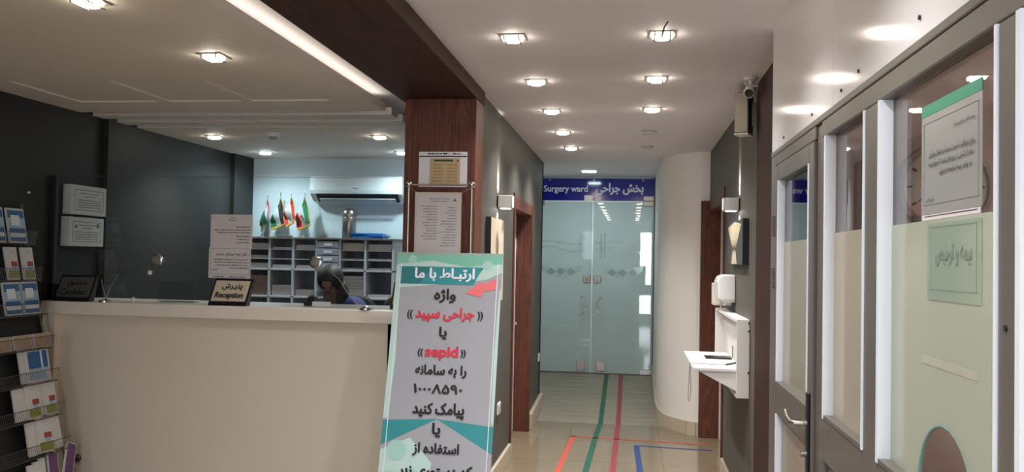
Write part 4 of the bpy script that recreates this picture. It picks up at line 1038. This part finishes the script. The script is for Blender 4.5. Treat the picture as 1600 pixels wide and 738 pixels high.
L.append(bt_('sepid', -0.010, 0.566, 0.185, 0.075, M_red, False, 0.045))
for (s, u, v, w, h) in (('((', -0.208, 0.352, 0.030, 0.052), ('))', 0.195, 0.352, 0.030, 0.052), ('((', -0.130, 0.566, 0.028, 0.046), ('))', 0.113, 0.566, 0.028, 0.046)):
    L.append(bt_(s, u, v, w, h, M_ink, False))
MB().bx(-0.315, 0.308, -0.006, 0.006, -0.004, 0.012, 0, Matrix.Translation((-1.03, 4.803, 1.68))).build('top_rail', mat('banner_rail', rgb(150, 176, 166), 0.3), bn)
for s_ in (-1, 1):
    MB().tube([(-1.03+0.27*s_, 4.82, 1.675), (-1.03, 4.60, 0.75), (-1.03-0.27*s_, 4.43, 0.06)], 0.006).build('support_rod', M_rod, bn)
    MB().tube([(-1.03, 4.61, 0.75), (-1.03+0.2*s_, 4.80, 0.01)], 0.006).build('rear_leg', M_rod, bn)
MB().bx(-1.36, -0.70, 4.36, 4.44, 0.0, 0.03).build('banner_foot', M_rod, bn, bevel=0.004)

# ================================================================== CORRIDOR FIXTURES
def sconce(xw, sgn, y, z0, z1, label, dep=0.115, w=0.10):
    t = thing('wall_sconce', (xw, y, z0), label, 'wall lamp', 'up and down wall sconces in the corridor')
    x0, x1 = xw-sgn*0.002, xw-sgn*dep
    MB().bx(x0, x1, y, y+w, z0, z0+0.006).bx(x0, x1, y, y+0.006, z0, z1).bx(x0, x1, y+w-0.006, y+w, z0, z1).bx(x1, x1+sgn*0.006, y, y+w, z0, z1).bx(x0, x0-sgn*0.012, y, y+w, z0, z1).build('shade', M_white, t, bevel=0.002)
    xm = (x0+x1)/2
    MB().bx(xm-0.035, xm+0.035, y+0.02, y+w-0.02, z0-0.003, z0-0.0005).build('lens', M_sconce_lens, t)
    xs_ = xw-sgn*0.045
    spot(t, (xw-sgn*0.032, y+w/2, z1+0.002), 26.0, (1.0, 0.99, 0.93), 56, 0.9, (PI, sgn*0.46, 0), 0.010)
    spot(t, (xw-sgn*0.030, y+w/2, z0-0.010), 11.0, (1.0, 0.99, 0.93), 70, 0.8, (0, -sgn*0.30, 0), 0.010)
sconce(-0.98, -1, 6.12, 2.035, 2.128, 'white up-and-down sconce on the left corridor wall above the pale canvas')
sconce(0.74, 1, 6.05, 2.03, 2.118, 'white up-and-down sconce on the right corridor wall above the flower picture')
M_can_g = mat('canvas_grey', rgb(70, 70, 72), 0.7)
M_can_p = mat('canvas_pale', rgb(206, 190, 164), 0.7, noise=0.1, nscale=5)
M_stalk = mat('painted_cream', rgb(214, 200, 168), 0.7, noise=0.15, nscale=25)
pa = thing('wall_picture', (-0.96, 5.95, 1.5), 'thick pale canvas on the left corridor wall behind the banner', 'picture')
MB().bx(-0.978, -0.942, 5.67, 6.24, 1.36, 1.948).build('canvas', [M_blackm], pa, bevel=0.002)
mb = MB().bx(-0.942, -0.9405, 5.672, 6.238, 1.362, 1.946)
for k in range(9):
    y = 5.93+0.018*(k-4); zt = 1.86-0.012*abs(k-4)**1.3
    mb.quad((-0.9400, 5.95+0.004*(k-4), 1.55), (-0.9400, 5.955+0.004*(k-4), 1.55), (-0.9400, y+0.012, zt), (-0.9400, y, zt), 1)
mb.build('painted_face', [M_can_p, mat('painted_grey_stem', rgb(120, 112, 98), 0.7)], pa)
pb = thing('wall_picture', (0.72, 6.0, 1.65), 'dark canvas of pale tied stems on the right corridor wall', 'picture')
MB().bx(0.702, 0.738, 5.60, 6.44, 1.655, 1.955).build('canvas', [M_blackm], pb, bevel=0.002)
mb = MB().bx(0.7005, 0.702, 5.602, 6.438, 1.657, 1.953)
for k in range(13):
    q = k-6; y = 6.05+0.058*q; zt = 1.95-0.003*abs(q)**1.2
    mb.quad((0.6998, 6.05+0.012*q-0.012, 1.765), (0.6998, 6.05+0.012*q+0.012, 1.765), (0.6998, y+0.028, zt), (0.6998, y-0.028, zt), 1)
    mb.quad((0.6998, 6.05+0.024*q-0.012, 1.66), (0.6998, 6.05+0.024*q+0.008, 1.66), (0.6998, 6.05+0.012*q+0.010, 1.765), (0.6998, 6.05+0.012*q-0.010, 1.765), 1)
mb.quad((0.6994, 5.96, 1.755), (0.6994, 6.14, 1.755), (0.6994, 6.14, 1.775), (0.6994, 5.96, 1.775), 2)
mb.build('painted_face', [M_can_g, M_stalk, mat('painted_tie', rgb(110, 84, 62), 0.7)], pb)
# paper towel and tissue dispensers
td = thing('towel_dispenser', (0.68, 6.35, 1.37), 'white glossy towel dispenser on the right wall above the fold-down desk', 'dispenser')
MB().prism([(0.738, 6.25, 1.40), (0.738, 6.25, 1.582), (0.655, 6.25, 1.582), (0.625, 6.25, 1.565), (0.612, 6.25, 1.53), (0.622, 6.25, 1.41), (0.635, 6.25, 1.40)], (0, 0.26, 0)).build('cover', mat('glossy_white', rgb(230, 228, 226), 0.18), td, bevel=0.01)
MB().bx(0.64, 0.735, 6.26, 6.50, 1.385, 1.40).build('outlet', M_white, td)
MB().sheet(lambda u, v: (0.655+0.07*u, 6.30+0.16*v, 1.388-0.035*math.sin(PI*v)*(0.4+0.6*math.sin(PI*u))-0.012*math.sin(9*u)), 8, 8).build('paper_towel', M_paper2, td, smooth=True, solid=0.002)
ts = thing('bag_dispenser', (0.67, 6.62, 1.34), 'narrow cream dispenser with a plastic bag behind the towel dispenser', 'dispenser')
MB().bx(0.61, 0.738, 6.60, 6.70, 1.345, 1.515).build('holder', mat('cream_plastic', rgb(212, 204, 190), 0.35), ts, bevel=0.012)
MB().bx(0.665, 0.72, 6.595, 6.60, 1.37, 1.49).build('window_slot', mat('grey_slot', rgb(160, 156, 150), 0.4), ts)
# fold-down desk
fd = thing('fold_down_desk', (0.70, 6.2, 0.82), 'white fold-down desk hinged in a wall box on the right corridor wall', 'desk')
fm = MB().bx(0.66, 0.738, 5.50, 5.52, 0.82, 1.312).bx(0.66, 0.738, 6.88, 6.90, 0.82, 1.312).bx(0.66, 0.738, 5.52, 6.88, 1.292, 1.312).bx(0.66, 0.738, 5.52, 6.88, 0.82, 0.84)
fm.build('wall_box', M_white_lam, fd, bevel=0.002)
MB().bx(0.722, 0.738, 5.52, 6.88, 0.84, 1.292).build('back_board', M_white_lam, fd)
MB().bx(0.40, 0.715, 5.545, 6.58, 0.978, 0.996).build('flap', M_white_lam, fd, bevel=0.002)
MB().prism([(0.43, 5.56, 0.976), (0.715, 5.56, 0.976), (0.715, 5.56, 0.83)], (0, 0.016, 0)).build('bracket', M_white_lam, fd)
MB().prism([(0.43, 6.52, 0.976), (0.715, 6.52, 0.976), (0.715, 6.52, 0.83)], (0, 0.016, 0)).build('bracket', M_white_lam, fd)
st = MB()
st.tube([(0.70, 5.75, 1.03), (0.655, 5.75, 1.0), (0.65, 5.75, 0.999)], 0.003).tube([(0.715, 6.2, 1.08), (0.715, 6.2, 0.999)], 0.003)
st.build('folding_stay', M_steel, fd)
sc = MB()
for x, z in ((0.733, 1.29), (0.733, 1.24), (0.733, 0.98)): sc.cyl((x, 5.499, z), (x, 5.494, z), 0.006, n=10)
sc.build('screws', M_blackm, fd)
tag(MB().bx(0.52, 0.70, 6.08, 6.22, 0.9975, 1.008).build('clipboard', M_black, bevel=0.003), 'flat black clipboard lying on the fold-down desk', 'clipboard')
pe = thing('corded_pen', (0.66, 5.74, 0.998), 'pen on a long cord lying across the fold-down desk', 'pen')
MB().tube([(0.62, 5.72, 1.003), (0.66, 5.74, 1.008), (0.70, 5.76, 1.014)], 0.006).build('pen_barrel', mat('pen_brown', rgb(60, 48, 44), 0.4), pe)
MB().tube([(0.62, 5.72, 1.002), (0.55, 5.74, 0.999), (0.47, 5.76, 0.999), (0.40, 5.77, 0.999), (0.392, 5.77, 0.99), (0.388, 5.77, 0.90), (0.385, 5.79, 0.76), (0.395, 5.81, 0.74), (0.405, 5.83, 0.80), (0.40, 5.83, 0.97)], 0.0022, 6).build('cord', M_inkg, pe, smooth=True)
for k, (y, lab) in enumerate(((5.80, 'strip of white tape hanging inside the fold-down desk box'), )):
    tag(MB().sheet(lambda u, v: (0.716-0.01*math.sin(6*v), y+0.10*u+0.02*math.sin(4*v), 1.28-0.15*v), 4, 10).build('paper_strip', M_paper2, solid=0.002, smooth=True), lab, 'paper strip')
# steel box and security camera up by the ceiling
sb = thing('steel_wall_box', (0.66, 5.30, 2.43), 'brushed steel box fixed high on the right wall under the security camera', 'wall box')
Mx = Matrix.Translation((0.662, 5.30, 2.44)) @ Matrix.Rotation(-0.42, 4, 'Z')
MB().bx(-0.044, 0.038, -0.045, 0.055, 0.012, 0.262, 0, Mx).build('steel_case', M_steel, sb, bevel=0.006)
MB().bx(0.038, 0.041, -0.043, 0.055, 0.012, 0.262, 0, Mx).build('side_cheek', mat('dark_cheek', rgb(34, 34, 40), 0.4), sb)
MB().bx(-0.046, 0.041, -0.047, 0.055, 0.0, 0.012, 0, Mx).build('pale_base', M_white, sb, bevel=0.003)
MB().bx(0.65, 0.739, 5.31, 5.345, 2.50, 2.64).build('bracket', M_steel, sb)
sc_ = thing('security_camera', (0.665, 5.06, ZC), 'white bullet security camera hanging from the corridor ceiling', 'security camera')
MB().lathe([(0.038, 0), (0.038, -0.006), (0.030, -0.012), (0.012, -0.016)], (0.668, 5.06, ZC), n=24).build('ceiling_plate', M_white, sc_, smooth=True)
MB().tube([(0.668, 5.06, 2.73), (0.668, 5.06, 2.700), (0.664, 5.05, 2.690)], 0.011, 12).build('arm', M_white, sc_, smooth=True)
ax = Vector((-0.14, -0.55, -0.30)).normalized(); cb = Vector((0.668, 5.07, 2.675))
MB().lathe([(0.026, -0.03), (0.030, -0.02), (0.031, 0.07), (0.027, 0.075), (0.027, 0.06), (0, 0.06)], cb, ax, 28).build('camera_body', M_white, sc_, smooth=True)
MB().lathe([(0.024, 0.061), (0.024, 0.066), (0.012, 0.068), (0, 0.068)], cb, ax, 24).build('lens', M_black, sc_, smooth=True)
MB().prism([cb+Vector(p) for p in ((-0.033, -0.075, 0.0), (0.033, -0.075, 0.0), (0.033, 0.03, 0.047), (-0.033, 0.03, 0.047))], (0, 0, 0.003)).build('sun_shield', M_white, sc_)
# sockets low on the left corridor wall
def socket(y, z, w, h, label):
    t = thing('wall_socket', (-0.98, y, z), label, 'socket')
    MB().bx(-0.979, -0.966, y-w/2, y+w/2, z-h/2, z+h/2).build('cover_plate', M_white, t, bevel=0.004)
    MB().lathe([(w*0.28, 0), (w*0.28, 0.002)], (-0.966, y, z), (1, 0, 0), 16).build('socket_face', mat('socket_grey', rgb(190, 186, 180), 0.4), t)
socket(6.37, 0.54, 0.13, 0.085, 'white wall socket low behind the banner edge')
socket(9.17, 0.615, 0.10, 0.085, 'white wall socket low near the ward doors')

# ================================================================== CEILING LIGHTS
def downlight(x, y, z, label, warm=True, on=True, group='recessed corridor downlights', sq=0.062, w=None, ang=125):
    t = thing('ceiling_light', (x, y, z), label, 'ceiling light', group)
    MB().bx(x-sq, x+sq, y-sq, y+sq, z-0.006, z+0.0).build('trim_plate', M_trim_lamp, t, bevel=0.002)
    m = (M_lamp if warm else M_lampc) if on else M_lamp_off
    MB().lathe([(0.050, -0.006), (0.050, -0.016), (0.044, -0.021), (0.0, -0.021)], (x, y, z), n=24).build('diffuser', m, t, smooth=True)
    for s_ in (-1, 1): MB().bx(x+s_*0.036-0.004, x+s_*0.036+0.004, y-0.053, y+0.053, z-0.024, z-0.0212).bx(x+s_*0.036-0.004, x+s_*0.036+0.004, y-0.056, y-0.052, z-0.024, z-0.004).build('clip', M_trim_lamp, t)
    if on: spot(t, (x, y, z-0.03), (SPOT_W if w is None else w), (1.0, 1.0, 0.995) if warm else (0.74, 0.94, 1.0), ang, 1.0, (0, 0, 0), 0.045)
    return t
nm = ['nearest the photographer', 'second from the near end', 'third from the near end', 'second from the far end', 'nearest the ward doors']
for k, y in enumerate((4.06, 5.08, 6.09, 7.10, 8.10)):
    downlight(-0.586, y, ZC, 'lit downlight in the row along the left corridor wall, %s' % nm[k], w=SPOT_W*(1.0 if k < 2 else 1.4))
nr = ['nearest the photographer, with a loose black cable', 'second from the near end', 'third from the near end', 'fourth and unlit', 'unlit, nearest the curved wall']
for k, y in enumerate((4.055, 5.03, 6.04, 7.07, 8.02)):
    downlight(0.127, y, ZC, 'downlight in the right corridor row, %s' % nr[k], on=(k < 3), w=SPOT_W*(1.0 if k < 2 else 1.5))
for k, y in enumerate((3.04, 2.02, 1.0, -0.02)):
    downlight(-0.586, y, ZC, 'lobby ceiling light above the photographer, left row, %s from the corridor' % ['first', 'second', 'third', 'fourth'][k])
    downlight(0.127, y, ZC, 'lobby ceiling light above the photographer, right row, %s from the corridor' % ['first', 'second', 'third', 'fourth'][k])
tag(MB().tube([(0.125, 4.0, ZC-0.008), (0.122, 3.93, ZC-0.05), (0.13, 3.86, ZC-0.02), (0.145, 3.84, ZC-0.002)], 0.0035).build('loose_cable', M_blackm, smooth=True), 'loose black cable sticking out of the ceiling beside a downlight', 'cable')
sq = thing('ceiling_light', (-0.52, 10.18, ZC), 'square cool white ceiling light just before the ward doors', 'ceiling light')
MB().bx(-0.615, -0.425, 10.09, 10.27, ZC-0.008, ZC).build('trim_plate', M_white, sq, bevel=0.002)
MB().bx(-0.60, -0.44, 10.105, 10.255, ZC-0.012, ZC-0.0085).build('diffuser', M_lampc, sq)
spot(sq, (-0.52, 10.18, ZC-0.03), 9.0, (0.74, 0.95, 1.0), 140, 1.0, (0, 0, 0), 0.06)
G2 = 'lights in the dropped ceiling'
downlight(-2.04, 3.90, ZS, 'warm downlight in the dropped ceiling before the recessed panels', group=G2, w=SPOT_W*0.5)
downlight(-2.09, 3.00, ZS, 'warm downlight at the top edge of the picture in the dropped ceiling', group=G2, w=SPOT_W*0.5)
downlight(-3.42, 6.59, ZS, 'warm downlight behind the slots near the charcoal wall', group=G2, w=SPOT_W*1.0)
downlight(-2.02, 6.60, ZS, 'warm downlight behind the slots near the wood post', group=G2, w=SPOT_W*1.0)
downlight(-3.44, 7.62, ZS, 'cool white downlight above the table flags', False, group=G2, w=SPOT_W*0.85, ang=165)
downlight(-2.11, 7.60, ZS, 'cool white downlight half hidden behind the wood post', False, group=G2, w=SPOT_W*0.85, ang=165)

# ================================================================== FLOOR TAPES
def tape(name, pts, w, m, label, z=0.0):
    mb = MB()
    for (xa, ya), (xb, yb), ww in zip(pts[:-1], pts[1:], w):
        def gz(y): return max(0.0, (y-8.8)/2.15*0.235)+0.0015
        if abs(yb-ya) >= abs(xb-xa):
            mb.prism([(xa-ww/2, ya, gz(ya)), (xa+ww/2, ya, gz(ya)), (xb+ww/2, yb, gz(yb)), (xb-ww/2, yb, gz(yb))], (0, 0, 0.0008))
        else:
            mb.prism([(xa, ya-ww/2, gz(ya)), (xb, yb-ww/2, gz(yb)), (xb, yb+ww/2, gz(yb)), (xa, ya+ww/2, gz(ya))], (0, 0, 0.0008))
    o = mb.build(name, m); tag(o, label, 'floor tape', kind='thing')
    return o
tape('marking_tape', [(-0.30, 2.0), (-0.335, 6.77), (-0.315, 8.0), (-0.29, 8.8), (-0.29, 10.9)], [0.05]*4, M_tape_green, 'green tape line running up the ramp to the ward doors')
tape('marking_tape', [(-0.10, 2.0), (-0.124, 6.82), (-0.11, 8.8), (-0.11, 10.9)], [0.05]*3, M_tape_red, 'dark red tape line running up the ramp beside the green one')
tape('marking_tape', [(-0.58, 2.0), (-0.553, 6.7), (-0.523, 8.12), ], [0.05]*2, M_tape_lred, 'orange-red tape line turning off across the corridor at the ramp foot')
tape('marking_tape', [(-0.548, 8.105), (0.735, 8.03)], [0.035], M_tape_lred, 'thin orange-red cross tape reaching the right corridor wall')
tape('marking_tape', [(0.10, 2.0), (0.092, 6.87), (0.067, 7.85)], [0.05, 0.05], M_tape_blue, 'short blue tape line nearest the right wall')
tape('marking_tape', [(0.092, 7.835), (0.735, 7.78)], [0.035], M_tape_blue, 'thin blue cross tape running to the right corridor wall')

# ================================================================== NOTICES ON THE OFFICE WINDOW
XG = XP+0.0290
Rw = Vector((0, -1, 0))   # reading direction seen from the corridor
def sheet_x(mb, y0, y1, z0, z1, x, mi=0): mb.bx(x, x+0.001, y0, y1, z0, z1, mi)
nw = thing('window_notice', (XG, 1.9, 1.78), 'notice in a plastic sleeve with green strip on the office window', 'notice')
mb = MB(); sheet_x(mb, 1.728, 2.072, 1.780, 2.028, XG); sheet_x(mb, 1.728, 2.072, 2.003, 2.028, XG-0.0006, 1)
for q in ((1.745, 2.055, 1.985, 1.9865), (1.745, 2.055, 1.800, 1.8015), (1.745, 1.7465, 1.80, 1.9865), (2.0535, 2.055, 1.80, 1.9865)): sheet_x(mb, *q, XG-0.0005, 2)
mb.build('sleeve_sheet', [mat('sleeve_paper', rgb(150, 149, 147), 0.25), mat('green_strip', rgb(60, 150, 120), 0.4), M_inkg], nw)
for s, yc, z, w, h in (('جهت اطلاع مراجعین محترم', 1.815, 1.958, 0.11, 0.012), ('برای دریافت صورت حساب اعمال جراحی', 1.89, 1.912, 0.26, 0.017), ('بعد از شش در روزهای شنبه تا چهارشنبه', 1.895, 1.890, 0.25, 0.017), ('به واحد بیمه مراجعه فرمایید', 1.865, 1.868, 0.18, 0.016), ('امور مالی', 2.01, 1.812, 0.05, 0.011)):
    text('lettering', s, M_ink, nw, (XG-0.0012, yc, z), Rw, Z_, width=w, height=h, bold=0.01)
nw2 = thing('window_notice', (XG, 1.9, 1.766), 'paper edge below the sleeved notice on the office window', 'notice')
mb = MB(); sheet_x(mb, 1.735, 2.068, 1.767, 1.779, XG); mb.bx(XG-0.0006, XG, 1.75, 2.05, 1.7745, 1.776, 1)
mb.build('sheet', [M_paper, M_ink], nw2)
nw3 = thing('window_sign', (XP+0.027, 1.87, 1.59), 'pale green insurance sign coloured as if seen through the frosted office window', 'sign')
mb = MB(); mb.bx(XP+0.0262, XP+0.0275, 1.722, 2.020, 1.590, 1.758)
for q in ((1.745, 2.0, 1.748, 1.7500), (1.745, 2.0, 1.612, 1.614), (1.745, 1.747, 1.612, 1.75), (1.998, 2.0, 1.612, 1.75)): mb.bx(XP+0.0258, XP+0.0262, q[0], q[1], q[2], q[3], 1)
M_veiled = mat('frost_veiled_ink', rgb(122, 138, 126), 0.5)  # ink paled to imitate the veil of frosted glass over the sign
mb.build('sign_board', [frosted('frost_veiled_sheet', rgb(200, 216, 202), 0.55, 0.25, 1.4, 0.08), M_veiled], nw3)
text('lettering', 'بیمه و ترخیص', M_veiled, nw3, (XP+0.0256, 1.868, 1.688), Rw, Z_, width=0.20, height=0.046, bold=0.008)
tag(MB().bx(XP+0.0270, XP+0.0276, 1.74, 2.055, 1.445, 1.462).build('tape_strip', frosted('milky_tape', rgb(236, 232, 220), 0.5, 0.35, 1.4, 0.1)), 'strip of milky tape across the frosted office pane', 'tape')
# office counter edge seen through the arched hole
tag(MB().bx(XP+0.075, 1.25, 1.3, 2.25, 1.10, 1.14).build('office_desk', mat('pinkish_desk', rgb(176, 146, 138), 0.3, noise=0.15, nscale=7)), 'pinkish desk top seen through the arched speaking hole', 'desk')
struct('wall_office_inner', MB().bx(XP+0.05, 2.95, 3.02, 3.08, 0, ZC), M_office)
clk = thing('wall_clock', (1.03, 3.02, 1.78), 'round pale wall clock partly hidden behind the notice in the office window', 'clock')
MB().lathe([(0.150, 0), (0.155, 0.012), (0.150, 0.026), (0.136, 0.028), (0.132, 0.016), (0.0, 0.016)], (1.03, 3.018, 1.93), (0, -1, 0), 40).build('clock_case', mat('clock_rim', rgb(150, 132, 124), 0.35), clk, smooth=True)
mb = MB().lathe([(0.130, 0.0165), (0.0, 0.0167)], (1.03, 3.018, 1.93), (0, -1, 0), 40)
for k in range(12):
    a = PI*k/6; d = Vector((math.sin(a), 0, math.cos(a))); e = Vector((math.cos(a), 0, -math.sin(a)))
    c = Vector((1.03, 3.0005, 1.93))
    mb.quad(c+d*0.105-e*0.004, c+d*0.122-e*0.004, c+d*0.122+e*0.004, c+d*0.105+e*0.004, 1)
for a, L_ in ((0.9, 0.07), (4.2, 0.10)):
    d = Vector((math.sin(a), 0, math.cos(a))); e = Vector((math.cos(a), 0, -math.sin(a))); c = Vector((1.03, 2.9995, 1.93))
    mb.quad(c-e*0.003, c+d*L_-e*0.002, c+d*L_+e*0.002, c+e*0.003, 1)
mb.build('clock_face', [mat('clock_face_white', rgb(200, 188, 180), 0.5), M_ink], clk)
